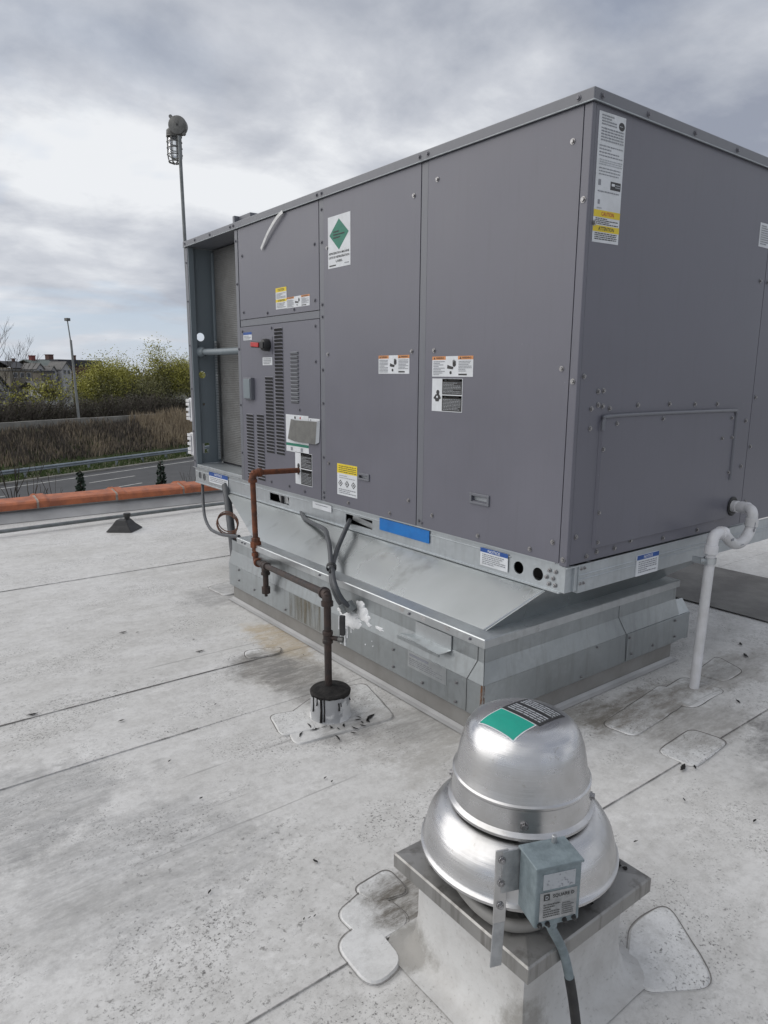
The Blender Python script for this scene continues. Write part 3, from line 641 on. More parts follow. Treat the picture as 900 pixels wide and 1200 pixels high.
# white sealant smeared where the flexible conduits enter
mb = MB()
def sx_(z): return XB-0.001 if z < 0.262 else (XB-0.001+(z-0.262)*0.20 if z < 0.352 else X0-0.003)
def blob(mb, y, z, ry, rz, seed, h=0.012):
    K = 26; ring = []
    for k in range(K):
        a = 2*pi*k/K; r = 0.72+0.5*mnoise.noise((cos(a)*1.9+seed, sin(a)*1.9, seed*2.3))+0.16*mnoise.noise((cos(a)*6+seed, sin(a)*6, 2)); ring.append((y+ry*r*cos(a), z+rz*r*sin(a)))
    mb.add([(sx_(b)+0.002, a, b) for a, b in ring]+[(sx_(z+(b-z)*0.8)-h*0.55, y+(a-y)*0.8, z+(b-z)*0.8) for a, b in ring]+[(sx_(z+(b-z)*0.4)-h*(0.8+0.5*mnoise.noise((a*40, b*40, seed))), y+(a-y)*0.4, z+(b-z)*0.4) for a, b in ring]+[(sx_(z)-h, y, z)],
           [(k+j*K, (k+1) % K+j*K, K+(k+1) % K+j*K, K+k+j*K) for j in (0, 1) for k in range(K)]+[(2*K+k, 2*K+(k+1) % K, 3*K) for k in range(K)], 'sealant', True)
for args in ((1.08, 0.275, 0.115, 0.055, 1, 0.010), (0.985, 0.345, 0.075, 0.062, 4, 0.009), (0.945, 0.315, 0.05, 0.04, 17, 0.007), (1.12, 0.235, 0.055, 0.03, 7, 0.006), (1.02, 0.275, 0.05, 0.03, 8, 0.006), (0.915, 0.290, 0.030, 0.012, 6, 0.004), (0.83, 0.295, 0.045, 0.012, 9, 0.004), (1.17, 0.30, 0.04, 0.020, 12, 0.006), (0.936, 0.18, 0.006, 0.006, 2, 0.003), (0.871, 0.192, 0.005, 0.005, 3, 0.003), (0.88, 0.215, 0.004, 0.004, 5, 0.003)): blob(mb, *args)
for (y, z0, z1, w) in ((1.155, 0.115, 0.26, 0.005), (1.115, 0.117, 0.26, 0.006), (1.095, 0.165, 0.26, 0.005), (1.175, 0.19, 0.26, 0.004), (1.06, 0.205, 0.26, 0.004)):
    mb.tube([(XB+0.001, y, z1), (XB, y+0.003, (z0+z1)/2), (XB, y+0.001, z0)], [w*1.1, w*0.55, w], 'sealant', 6)
mb.build('sealant_smear', curb)

# ------------------------------------------------------------------ packaged rooftop unit
unit = thing('rooftop_unit', 'huge grey packaged rooftop air conditioner standing on a galvanised curb', 'air conditioner', (0, 0, 0.614))
ZR, ZP, T = 0.614, 0.744, 2.564
L, W = 3.92, 2.35
# core box behind the panels
mb = MB(); mb.box((0.022, 0.022, 0.76), (W-0.02, 3.0, 2.515), 'core'); mb.box((0.24, 3.0, 0.76), (W-0.02, 3.86, 2.51), 'core'); mb.build('cabinet', unit)
# base rails
lf = FL(0.0)
def rail_fr(u, v, w): return (0.014-w, u, v)
mb = MB()
slots = [(2.335, 2.606, 0.645, 0.700), (1.381, 1.650, 0.645, 0.700)]
circ = [(0.272, 0.672, 0.029), (0.160, 0.668, 0.029), (3.835, 0.680, 0.030), (3.745, 0.674, 0.030)]
plate(mb, rail_fr, 0.035, 3.93, ZR, 0.742, -0.006, 0.0, 'galv_rail', slots, circ)
mb.tube([(0.0125, 0.32, 0.7115), (0.0125, 3.92, 0.7115)], 0.003, 'galv_rail', 6)
mb.box((0.005, 0.035, ZR-0.003), (0.11, 3.93, ZR+0.003), 'galv_rail')
mb.box((0.0, 0.06, 0.739), (0.02, 3.93, 0.7445), 'galv_rail')
mb.build('base_rail', unit)
mb = MB(); mb.box((0.10, 0.05, ZR+0.004), (0.104, 3.9, 0.738), 'void'); mb.box((0.02, 2.44, 0.645), (0.09, 2.462, 0.70), 'void'); mb.build('rail_shade_sheet', unit)  # dark sheets standing in for the shade inside the rail slots
mb = MB(); mb.obox((0.045, 2.44, 0.672), (0.012, 0, 0), (0, 0.012, 0.03), (0, 0.06, -0.004), 'galv'); mb.build('lifting_bar', unit); mb = MB(); mb.obox((0.05, 1.50, 0.668), (0.012, 0, 0), (0, 0.11, 0.012), (0, 0.003, -0.016), 'galv'); mb.build('lifting_bar', unit)
def rr_fr(u, v, w): return (u, -w, v)
mb = MB()
plate(mb, rr_fr, 0.080, W, ZR, 0.728, -0.004, 0.004, 'galv_rail')
mb.tube([(0.082, -0.005, 0.688), (W, -0.005, 0.688)], 0.0032, 'galv_rail', 6); mb.tube([(0.082, -0.005, 0.668), (W, -0.005, 0.668)], 0.0026, 'galv_rail', 6)
mb.box((0.08, -0.004, ZR-0.004), (W, 0.09, ZR), 'galv_rail')
mb.box((0.0, -0.006, 0.7285), (W, 0.0, 0.7345), 'galv_rail')
mb.build('base_rail', unit)
mb = MB()   # corner bracket
mb.box((0.012, 0.012, ZR+0.002), (0.066, 0.035, 0.731), 'galv_rail'); mb.box((0.060, 0.0, ZR+0.004), (0.0798, 0.02, 0.729), 'galv_rail')
screws_mesh(mb, lambda u, v, w: (0.012-w, u, v), [(0.062, 0.70), (0.095, 0.70), (0.062, 0.64), (0.095, 0.64), (0.075, 0.668), (0.11, 0.668)], 'screw', 0.007, 0.002)
screws_mesh(mb, lambda u, v, w: (u, -w, v), [(0.096, 0.716), (0.118, 0.716), (0.094, 0.650), (0.116, 0.650)], 'screw', 0.006, 0.004)
mb.build('corner_bracket', unit, bevel=0.0015)
# top cover: lid with a turned-down lip
mb = MB()
mb.box((-0.012, -0.012, 2.519), (W, L+0.004, T), 'paint2'); mb.build('top_cover', unit, bevel=0.004)
mb = MB(); mb.tube([(-0.0125, -0.012, 2.5195), (-0.0125, L, 2.5195)], 0.0028, 'galv_rail', 6); mb.tube([(-0.0125, -0.0125, 2.5195), (W, -0.0125, 2.5195)], 0.0028, 'galv_rail', 6); mb.build('lid_edge', unit)
mb = MB(); mb.box((0.03, 2.82, T), (0.30, 3.02, T+0.045), 'paint2'); mb.box((-0.006, 2.99, T-0.03), (0.05, 3.02, T+0.046), 'paint2'); mb.build('lid_step', unit, bevel=0.003)
screws(unit, lambda u, v, w: (-0.012-w, u, v), [(0.06, 2.542), (0.98, 2.542), (0.92, 2.542), (1.90, 2.542), (1.85, 2.542), (3.0, 2.542), (3.05, 2.542), (3.88, 2.542), (3.4, 2.542), (3.68, 2.542)], 'screwp', 0.0085)
screws(unit, lambda u, v, w: (u, -0.012-w, v), [(0.035, 2.540), (0.335, 2.540), (0.685, 2.540), (1.05, 2.540), (1.42, 2.540), (1.8, 2.540)], 'screwp', 0.0085)

def panel(name, fr, u0, u1, v0, v1, scr=(), w=0.0, mat='paint', holes=(), circ=(), smat='screw', r=0.0085):
    mb = MB(); plate(mb, fr, u0, u1, v0, v1, w-0.02, w, mat, holes, circ); o = mb.build(name, unit, bevel=0.002)
    if scr: screws(o, fr, scr, smat, r, w)
    return o
Y = lambda y: -y   # position on the long face -> u with FL(0)
blower = panel('blower_panel', lf, -0.925, -0.042, ZP, 2.517, [(-0.86, 2.42), (-0.86, 1.64), (-0.85, 0.82), (-0.52, 0.775), (-0.20, 0.775), (-0.085, 2.40), (-0.080, 1.55), (-0.078, 0.83)], holes=[(-0.566, -0.466, 0.940, 0.962)])
filt = panel('filter_panel', lf, -1.845, -0.979, ZP, 2.517, [(-1.03, 2.38), (-1.03, 1.64), (-1.04, 0.87), (-1.81, 2.24), (-1.81, 1.64), (-1.81, 0.99), (-1.2, 0.775), (-1.6, 0.775)], holes=[(-1.490, -1.400, 0.936, 0.960)])
upper = panel('upper_control_panel', lf, -2.955, -1.902, 1.902, 2.515, [(-2.90, 2.33), (-2.90, 1.95), (-2.55, 1.925), (-2.2, 1.925), (-1.95, 2.28), (-1.95, 1.96)], smat='screwp')
lower = panel('control_panel', lf, -2.965, -1.902, ZP, 1.850, [(-2.93, 1.82), (-2.5, 1.825), (-1.95, 1.81), (-1.95, 1.60), (-2.9, 1.35), (-2.15, 1.30), (-2.1, 0.775), (-2.3, 0.785), (-2.55, 0.785)], smat='screwp')
mb = MB()
for (a, b) in ((-0.979+0.003, -0.925-0.003), (-1.902+0.003, -1.845-0.003)): fbox(mb, lf, a, b, ZP, 2.517, -0.018, -0.002, 'paint2'); mb.build('mullion', unit, bevel=0.002); mb = MB()
mullA = [(-1.872, z) for z in (2.46, 2.28, 1.93, 1.86, 1.55, 1.35, 1.02, 0.80, 0.77)]
screws(unit, lf, mullA+[(-0.955, 0.775), (-0.93, 0.768)], 'screwp', 0.0075, -0.002)
mb = MB(); fbox(mb, lf, -2.96, -1.905, 1.853, 1.899, -0.016, -0.003, 'paint2'); mb.build('cross_rail', unit, bevel=0.002)
mb = MB(); fbox(mb, lf, -3.012, -2.968, ZP, 2.517, -0.02, 0.0, 'paint2'); mb.build('mullion', unit, bevel=0.002)
screws(unit, lf, [(-2.99, z) for z in (2.44, 2.15, 1.7, 1.3, 0.95)], 'screwp', 0.0075)
# near corner post wraps the corner
mb = MB(); fbox(mb, lf, -0.0385, 0.0018, ZP-0.008, 2.518, -0.020, 0.0015, 'paint'); mb.build('corner_post', unit, bevel=0.004)
screws(unit, lf, [(-0.020, 2.18), (-0.020, 1.50), (-0.018, 0.765)], 'screw', 0.009, 0.0015)
side = panel('side_panel', FR, 0.0208, 1.468, 0.742, 2.518, [(0.045, 2.10), (0.04, 1.52), (0.05, 0.86), (0.13, 0.765), (0.33, 0.772), (0.72, 0.765), (1.03, 0.765), (1.42, 1.30), (1.42, 1.06), (1.42, 2.0), (1.20, 0.80), (0.20, 0.775)], circ=[(1.371, 0.850, 0.042)])
panel('side_panel', FR, 1.473, W, 0.742, 2.518, [(1.50, 1.42), (1.50, 1.16), (1.51, 0.86), (1.50, 2.0)])
# riveted cover plate at the foot of the right face
mb = MB(); V = []
K = 8; cr = 0.05
ring = [(0.163, 0.795), (1.300, 0.795), (1.300, 1.315)]+[(1.25+cr*cos(a*pi/2/K), 1.315+cr*sin(a*pi/2/K)) for a in range(1, K)]+[(1.25, 1.365), (0.213, 1.365)]+[(0.213-cr*sin(a*pi/2/K), 1.315+cr*cos(a*pi/2/K)) for a in range(1, K)]+[(0.163, 1.315)]
n = len(ring); cxr = sum(p[0] for p in ring)/n; czr = 1.08
inn = [(p[0]+(0.012 if p[0] < 0.5 else -0.012)*(1), p[1]+(-0.012 if p[1] > 1.2 else 0)) for p in ring]
mb.add([(p[0], -0.0005, p[1]) for p in ring]+[(p[0], -0.0105, p[1]) for p in inn], [(k, (k+1) % n, n+(k+1) % n, n+k) for k in range(n)]+[tuple(n+k for k in range(n))], 'paint')
cover = mb.build('cover_plate', unit, bevel=0.003)
mb = MB(); mb.tube(smooth_path([(0.172, -0.012, 1.30), (0.178, -0.012, 1.345), (0.215, -0.012, 1.357), (0.6, -0.012, 1.36), (1.24, -0.012, 1.357), (1.285, -0.012, 1.345), (1.292, -0.012, 1.30), (1.292, -0.012, 1.0)], 4), 0.008, 'paint2', 8); mb.build('rib', cover)
screws(cover, FR, [(0.27, 1.325), (0.185, 1.22), (0.185, 0.95), (0.19, 0.82), (1.27, 1.22), (1.27, 1.04), (0.62, 1.335), (1.25, 1.32), (1.17, 1.22)], 'screw', 0.0075, 0.010)
screws(unit, FR, [(0.43, 1.40), (0.68, 1.40), (0.90, 1.395), (1.11, 1.392), (0.14, 1.46), (0.175, 1.463), (0.10, 1.39), (0.145, 1.405), (0.175, 1.40), (0.225, 1.39), (0.10, 1.31), (0.45, 0.79)], 'screw', 0.0085, 0.0)
mb = MB(); mb.lathe([(0.034, -0.004), (0.050, -0.004), (0.052, 0.004), (0.046, 0.009), (0.034, 0.009)], (1.371, 0.0, 0.850), 'black', 24, axis=(0, -1, 0)); mb.build('grommet', unit)
# recessed pull handles
for (u, v, w, h, p) in ((-0.516, 0.951, 0.128, 0.052, blower), (-1.445, 0.948, 0.112, 0.040, filt)):
    mb = MB(); fbox(mb, lf, u-w/2, u+w/2, v-h/2, v-h/2+0.011, 0.0, 0.007, 'paint2'); fbox(mb, lf, u-w/2, u+w/2, v+h/2-0.013, v+h/2, 0.0, 0.007, 'paint2')
    fbox(mb, lf, u-w/2, u-w/2+0.014, v-h/2+0.011, v+h/2-0.013, 0.0, 0.007, 'paint2'); fbox(mb, lf, u+w/2-0.014, u+w/2, v-h/2+0.011, v+h/2-0.013, 0.0, 0.007, 'paint2')
    fbox(mb, lf, u-w/2+0.01, u+w/2-0.01, v-0.012, v+0.012, -0.024, -0.014, 'lgrey')
    mb.build('pull_handle', p, bevel=0.002)
# louvres pressed into the control panel
def louvre_proto(w, name, flip=False):
    mb = MB(); h = 0.016; d = 0.0075
    a, b = -w/2, w/2
    fr = lambda u, v, ww: (-ww, -u, v)
    zt, zb = (h/2, -h/2)
    e = 0.010
    if not flip:
        mb.add([fr(a, zt, 0.0003), fr(b, zt, 0.0003), fr(b-e, zb+0.0105, d), fr(a+e, zb+0.0105, d)], [(0, 3, 2, 1)], 'paint')
        mb.add([fr(a, zt, 0.0003), fr(a+e, zb+0.0105, d), fr(a, zb, 0.0003)], [(0, 2, 1)], 'paint'); mb.add([fr(b, zt, 0.0003), fr(b-e, zb+0.0105, d), fr(b, zb, 0.0003)], [(0, 1, 2)], 'paint')
        mb.add([fr(a+0.002, zb-0.0055, 0.0008), fr(b-0.002, zb-0.0055, 0.0008), fr(b-e-0.001, zb+0.0103, d-0.0006), fr(a+e+0.001, zb+0.0103, d-0.0006)], [(0, 1, 2, 3)], 'slit')
    else:
        mb.add([fr(a, zb, 0.0003), fr(b, zb, 0.0003), fr(b-e, zt-0.003, d*1.25), fr(a+e, zt-0.003, d*1.25)], [(0, 1, 2, 3)], 'paint2')
        mb.add([fr(a, zt, 0.0003), fr(b, zt, 0.0003), fr(b-e, zt-0.003, d*1.25), fr(a+e, zt-0.003, d*1.25)], [(0, 3, 2, 1)], 'galv_rail')
        mb.add([fr(a+0.003, zb-0.004, 0.0006), fr(b-0.003, zb-0.004, 0.0006), fr(b-0.003, zb+0.0005, 0.0006), fr(a+0.003, zb+0.0005, 0.0006)], [(0, 1, 2, 3)], 'slit')
    return mb
first = None
zoff = -0.614
for (yc, w, z1, z0, n, flip) in ((2.405, 0.118, 1.815, 1.000, 36, False), (2.547, 0.118, 1.500, 1.000, 23, False), (2.848, 0.116, 1.235, 0.785, 21, False), (2.690, 0.112, 1.240, 0.790, 21, False), (2.204, 0.104, 1.655, 1.350, 13, True)):
    src = louvre_proto(w, 'louvre', flip).build('louvre', lower, loc=(0, 0, 0))
    for k in range(n):
        z = z1-(z1-z0)*k/(n-1)
        if k == 0: src.location = (0, yc, z+zoff)
        else: inst(src, lower, (0, yc, z+zoff))
# disconnect switch
mb = MB(); fbox(mb, lf, -2.625, -2.49, 1.655, 1.77, 0.0, 0.003, 'paint'); mb.lathe([(0.040, 0.0), (0.042, 0.02), (0.036, 0.045), (0.028, 0.05)], (-0.002, 2.545, 1.715), 'black', 20, axis=(-1, 0, 0), cap1=True)
mb.obox((-0.045, 2.60, 1.717), (0.016, 0, 0), (0, 0.085, 0.005), (0, -0.001, 0.020), 'black'); sw = mb.build('disconnect_switch', unit, bevel=0.006)
mb = MB(); mb.obox((-0.064, 2.625, 1.719), (0.004, 0, 0), (0, 0.055, 0.004), (0, -0.001, 0.015), 'red'); mb.build('lever', sw, bevel=0.003)
mb = MB(); fbox(mb, lf, -2.886, -2.770, 1.345, 1.498, 0.0, 0.028, 'paint2'); fbox(mb, lf, -2.878, -2.778, 1.353, 1.490, 0.028, 0.034, 'bluegrey'); mb.build('outlet_box', unit, bevel=0.004)
# ---- condenser end
mb = MB(); mb.box((0.212, 3.012, 0.79), (0.24, 3.86, 2.508), 'coil'); coil = mb.build('condenser_coil', unit)
mb = MB(); mb.box((0.196, 3.835, 0.80), (0.2115, 3.862, 2.49), 'bluegrey'); mb.build('coil_bracket', unit, bevel=0.002)
tabs = MB(); tabs.box((-0.006, -0.018, -0.009), (0.0, 0.018, 0.009), 'galv')
tb = None
for k in range(44):
    z = 1.78-k*0.0222
    if tb is None: tb = tabs.build('fin_tab', coil, loc=(0, 0, 0)); tb.location = (0.186, 3.80, z+zoff)
    else: inst(tb, coil, (0.186, 3.80, z+zoff))
mb = MB(); mb.box((0.004, 3.013, 0.746), (0.235, 3.90, 0.772), 'galv_rail'); mb.build('drain_pan', unit, bevel=0.002)
ef = lambda u, v, w: (u, 3.885-w, v)
mb = MB(); plate(mb, ef, 0.055, 0.212, 0.773, 2.517, -0.003, 0.0, 'bluegrey', [(0.070, 0.130, 0.86, 0.945)], [(0.090, 1.822, 0.034), (0.092, 1.515, 0.030), (0.096, 1.272, 0.011)])
mb.add([(0.055, 3.888, 0.773), (0.212, 3.888, 0.773), (0.212, 3.888, 0.86), (0.055, 3.888, 0.86)], [(3, 2, 1, 0)], 'bluegrey')
mb.build('end_panel', unit)
mb = MB(); mb.box((0.0, 3.872, 0.744), (0.056, 3.918, 2.518), 'paint2'); mb.box((0.003, 3.858, 0.744), (0.050, 3.871, 2.518), 'bluegrey'); mb.build('end_post', unit, bevel=0.003)
screws(unit, lf, [(-3.895, z) for z in (2.4, 2.1, 1.75, 1.4, 1.05, 0.8)], 'screwp', 0.006)
mb = MB(); mb.box((0.212, 3.885, 0.773), (W, 3.892, 2.517), 'bluegrey'); mb.build('rear_frame', unit)
mb = MB(); mb.tube(smooth_path([(0.085, 3.884, 1.70), (0.085, 3.80, 1.70), (0.082, 3.5, 1.695), (0.080, 3.02, 1.695)], 4), 0.026, 'bluegrey', 12); mb.lathe([(0.036, 0), (0.044, 0.01), (0.044, 0.03), (0.034, 0.045), (0.03, 0.09)], (0.085, 3.884, 1.70), 'bluegrey', 16, axis=(0, -1, 0)); mb.build('refrigerant_pipe', unit)
# weatherproof outlet covers on the outer end
for zc_ in (1.225, 0.935):
    mb = MB(); mb.box((0.0, 3.919, zc_-0.10), (0.105, 3.985, zc_+0.10), 'pvc'); mb.box((0.008, 3.985, zc_-0.092), (0.098, 4.035, zc_+0.092), 'lgrey')
    o = mb.build('outlet_cover', unit, bevel=0.012)
    mb = MB()
    for dz in (-0.075, -0.045, 0.0, 0.045, 0.075): mb.box((-0.006, 3.955, zc_+dz-0.012), (0.006, 4.03, zc_+dz+0.012), 'pvc')
    mb.box((-0.004, 3.945, zc_-0.065), (0.004, 3.957, zc_+0.07), 'inkg'); mb.build('hinge', o, bevel=0.002)
# hanging strap
mb = MB(); pts = smooth_path([(-0.016, 2.292, 2.517), (-0.022, 2.36, 2.49), (-0.020, 2.48, 2.42), (-0.012, 2.595, 2.335)], 6); V = []
for i, p in enumerate(pts):
    q = pts[min(i+1, len(pts)-1)]-pts[max(i-1, 0)]; nrm = Vector((0, -q.z, q.y)).normalized()*0.011; V += [p+nrm, p-nrm]
mb.add(V, [(2*k, 2*k+1, 2*k+3, 2*k+2) for k in range(len(pts)-1)], 'strap'); o = mb.build('strap', unit); sm = o.modifiers.new('s', 'SOLIDIFY'); sm.thickness = 0.0016

# ---- stickers on the long face (u measured from the sticker's left edge)
def lab(y_left, z0, w, h, base='white', skew=0.0): return Label(FL(y_left), 0, z0, w, h, base, skew=skew)
def warn_header(l, u0, u1, v0, v1, word, col='orange'):
    l.rect(u0, u1, v0, v1, col); l.poly([(u0+(u1-u0)*0.10, v0+(v1-v0)*0.15), (u0+(u1-u0)*0.24, v0+(v1-v0)*0.15), (u0+(u1-u0)*0.17, v0+(v1-v0)*0.85)], 'ink', 2)
    l.text(word, u0+(u1-u0)*0.28, u0+(u1-u0)*0.88, v0+(v1-v0)*0.22, v0+(v1-v0)*0.78, 'ink')
def hand(l, u, v, r, mat='ink'):
    l.disc(u, v, r, mat, 2, 10); 
    for k in range(4): l.rect(u+(-0.9+0.5*k)*r/l.w, u+(-0.6+0.5*k)*r/l.w, v, v+(1.9-0.25*abs(k-1))*r/l.h, mat, 3)
l = lab(1.800, 2.122, 0.226, 0.280)
l.poly([(0.5, 0.93), (0.93, 0.64), (0.5, 0.335), (0.07, 0.64)], 'green').lines(0.25, 0.75, 0.55, 0.72, 3, 'ink', 3, 4, 0.45)
l.text('REFRIGERATION MACHINE', 0.05, 0.95, 0.262, 0.305, 'ink').text('LISTE DE REFRIGERATION', 0.05, 0.95, 0.185, 0.228, 'ink').text('LABEL', 0.36, 0.66, 0.105, 0.148, 'ink').rect(0.06, 0.36, 0.035, 0.06, 'ink').rect(0.74, 0.94, 0.05, 0.07, 'inkg')
l.build('refrigerant_label', unit)
l = lab(2.430, 1.938, 0.141, 0.133)
l.rect(0, 1, 0.80, 1, 'yellow').text('CAUTION', 0.2, 0.8, 0.84, 0.96, 'ink').rect(0, 1, 0.33, 0.46, 'yellow').text('ATTENTION', 0.2, 0.85, 0.35, 0.44, 'ink').lines(0.08, 0.92, 0.5, 0.76, 5, 'inkg', seed=2).lines(0.08, 0.92, 0.05, 0.3, 4, 'inkg', seed=8).build('caution_label', unit)
def triple(y, z, w, h, name='warning_label', seed=1):
    l = lab(y, z, w, h)
    warn_header(l, 0.0, 0.34, 0.83, 1.0, 'WARNING'); warn_header(l, 0.64, 1.0, 0.83, 1.0, 'WARNING')
    l.lines(0.03, 0.32, 0.06, 0.78, 9, 'inkg', seed=seed).lines(0.66, 0.97, 0.24, 0.78, 7, 'inkg', seed=seed+1).rect(0.66, 0.86, 0.07, 0.15, 'ink')
    hand(l, 0.555, 0.60, 0.012*h/0.1); l.poly([(0.38, 0.40), (0.52, 0.36), (0.54, 0.48), (0.46, 0.52), (0.39, 0.58)], 'ink', 2).disc(0.47, 0.20, 0.008*h/0.1, 'ink', 2)
    l.build(name, unit)
triple(2.290, 1.936, 0.280, 0.066, seed=3); triple(1.309, 1.528, 0.261, 0.095, seed=5); triple(0.870, 1.515, 0.284, 0.096, seed=7)
def person_label(y, z, w, h, seed):
    l = lab(y, z, w, h)
    for v0, wd in ((0.5, 'WARNING'), (0.0, 'AVERTISSEMENT')):
        l.rect(0.345, 0.985, v0+0.02, v0+0.49, 'ink', 1); warn_header(l, 0.345, 0.985, v0+0.415, v0+0.49, wd)
        l.lines(0.38, 0.95, v0+0.05, v0+0.39, 8, 'lgrey', seed=seed+int(v0*4), fill=0.32)
    l.disc(0.20, 0.58, 0.012*h/0.16, 'ink').poly([(0.13, 0.52), (0.25, 0.52), (0.31, 0.40), (0.25, 0.36), (0.23, 0.30), (0.13, 0.30), (0.11, 0.36), (0.05, 0.40)], 'ink').disc(0.18, 0.44, 0.006*h/0.16, 'white', 2)
    l.build('warning_label', unit)
person_label(0.868, 1.348, 0.216, 0.158, 11); person_label(2.215, 0.815, 0.210, 0.210, 21)
l = lab(1.718, 0.812, 0.208, 0.188)
l.rect(0, 1, 0.70, 1, 'yellow').lines(0.08, 0.95, 0.72, 0.96, 4, 'ink', seed=9, fill=0.4).lines(0.1, 0.9, 0.53, 0.66, 2, 'inkg', seed=4, fill=0.3)
for u in (0.17, 0.5, 0.82): l.poly([(u-0.11, 0.38), (u, 0.27), (u+0.11, 0.38), (u, 0.49)], 'ink', 2).poly([(u-0.075, 0.38), (u, 0.305), (u+0.075, 0.38), (u, 0.455)], 'white', 3).disc(u, 0.38, 0.006, 'ink', 4)
l.lines(0.08, 0.94, 0.05, 0.22, 3, 'inkg', seed=12).build('hazard_label', unit)
l = lab(2.915, 1.758, 0.130, 0.054); l.rect(0, 1, 0.68, 1, 'navy').lines(0.08, 0.9, 0.08, 0.6, 3, 'inkg', seed=3).build('small_notice', unit)
l = lab(2.634, 1.583, 0.136, 0.052); l.lines(0.1, 0.9, 0.1, 0.9, 4, 'inkg', seed=6).build('switch_label', unit)
l = lab(2.328, 1.022, 0.285, 0.242)
l.rect(0, 1, 0.16, 0.235, 'green', 1).disc(0.42, 0.93, 0.010, 'ink').disc(0.65, 0.93, 0.008, 'red').rect(0.2, 0.3, 0.03, 0.13, 'inkg').rect(0.65, 0.75, 0.03, 0.13, 'inkg').build('wiring_label', unit)
mb = MB(); fr = FL(0.0)
mb.add([fr(-2.300, 1.105, 0.006), fr(-2.185, 1.095, 0.020), fr(-2.175, 1.232, 0.020), fr(-2.255, 1.236, 0.006)], [(0, 1, 2, 3)], 'card')
mb.add([fr(-2.185, 1.095, 0.020), fr(-1.945, 1.094, 0.012), fr(-1.925, 1.236, 0.012), fr(-2.175, 1.232, 0.020)], [(0, 1, 2, 3)], 'card')
mb.add([fr(-1.945, 1.094, 0.0125), fr(-1.915, 1.108, 0.004), fr(-1.902, 1.246, 0.004), fr(-1.925, 1.236, 0.0125)], [(0, 1, 2, 3)], 'lgrey')
o = mb.build('folded_card', unit); sm = o.modifiers.new('s', 'SOLIDIFY'); sm.thickness = 0.002
l = lab(2.04, 1.230, 0.13, 0.022); l.disc(0.2, 0.5, 0.006, 'inkg').build('tape_scrap', unit)
# stickers on the rails
def rlab(y_left, z0, w, h, base='white'): return Label(lambda u, v, ww: (0.0095-ww, y_left-u, v), 0, z0, w, h, base, 0.0016)
l = rlab(3.635, 0.648, 0.356, 0.092); l.rect(0, 1, 0.60, 1, 'navy').text('NOTICE', 0.3, 0.7, 0.70, 0.90, 'white').lines(0.06, 0.94, 0.1, 0.54, 3, 'inkg', seed=5).build('notice_label', unit)
l = rlab(0.508, 0.636, 0.176, 0.086); l.rect(0, 1, 0.76, 1, 'navy').text('NOTICE', 0.28, 0.72, 0.80, 0.95, 'white').lines(0.08, 0.92, 0.08, 0.70, 6, 'inkg', seed=8).build('notice_label', unit)
l = rlab(2.02, 0.681, 0.22, 0.042); l.lines(0.15, 0.85, 0.55, 0.8, 1, 'inkg', seed=8).build('blank_tag', unit)
l = Label(lambda u, v, ww: (0.0095-ww, 1.304-u, v), 0, 0.664, 0.426, 0.068, 'bluetape', 0.002); l.build('blue_tape', unit)
l = Label(lambda u, v, w: (u, -0.004-w, v), 0.503, 0.612, 0.178, 0.098, 'white', 0.006); l.rect(0, 1, 0.78, 1, 'navy').text('NOTICE', 0.3, 0.7, 0.82, 0.96, 'white').lines(0.08, 0.92, 0.12, 0.72, 6, 'inkg', seed=9).build('notice_label', unit)
# nameplate on the right face
l = Label(FR, 0.038, 2.031, 0.168, 0.464, 'white', skew=0.03)
l.rect(0, 1, 0.20, 0.255, 'yellow').text('CAUTION', 0.28, 0.76, 0.212, 0.245, 'red').rect(0, 1, 0.085, 0.135, 'yellow').text('ATTENTION', 0.2, 0.8, 0.095, 0.126, 'ink')
l.lines(0.08, 0.94, 0.14, 0.195, 4, 'ink', seed=4).lines(0.08, 0.92, 0.02, 0.08, 4, 'ink', seed=5)
l.disc(0.85, 0.925, 0.019, 'ink', 1, 16, 0.8).lines(0.76, 0.94, 0.918, 0.932, 1, 'lgrey', 2, 3)
l.lines(0.1, 0.66, 0.90, 0.985, 4, 'inkg', seed=21).lines(0.1, 0.95, 0.78, 0.89, 5, 'inkg', seed=22).lines(0.07, 0.95, 0.66, 0.76, 4, 'inkg', seed=23, fill=0.35).lines(0.1, 0.95, 0.60, 0.65, 3, 'lgrey', seed=24).lines(0.1, 0.9, 0.52, 0.59, 3, 'inkg', seed=25, fill=0.35)
l.rect(0.56, 0.95, 0.425, 0.49, 'ink').rect(0.60, 0.72, 0.455, 0.475, 'white', 2).lines(0.74, 0.92, 0.44, 0.475, 2, 'lgrey', 3, 6).rect(0.1, 0.2, 0.445, 0.49, 'inkg').lines(0.1, 0.9, 0.39, 0.41, 1, 'inkg', seed=26).rect(0.12, 0.2, 0.30, 0.335, 'inkg').rect(0.1, 0.28, 0.265, 0.275, 'lgrey')
l.build('nameplate', unit)
l = Label(FR, 1.362, 2.160, 0.125, 0.112, 'white'); l.lines(0.1, 0.9, 0.08, 0.92, 9, 'inkg', seed=31).build('data_label', unit)

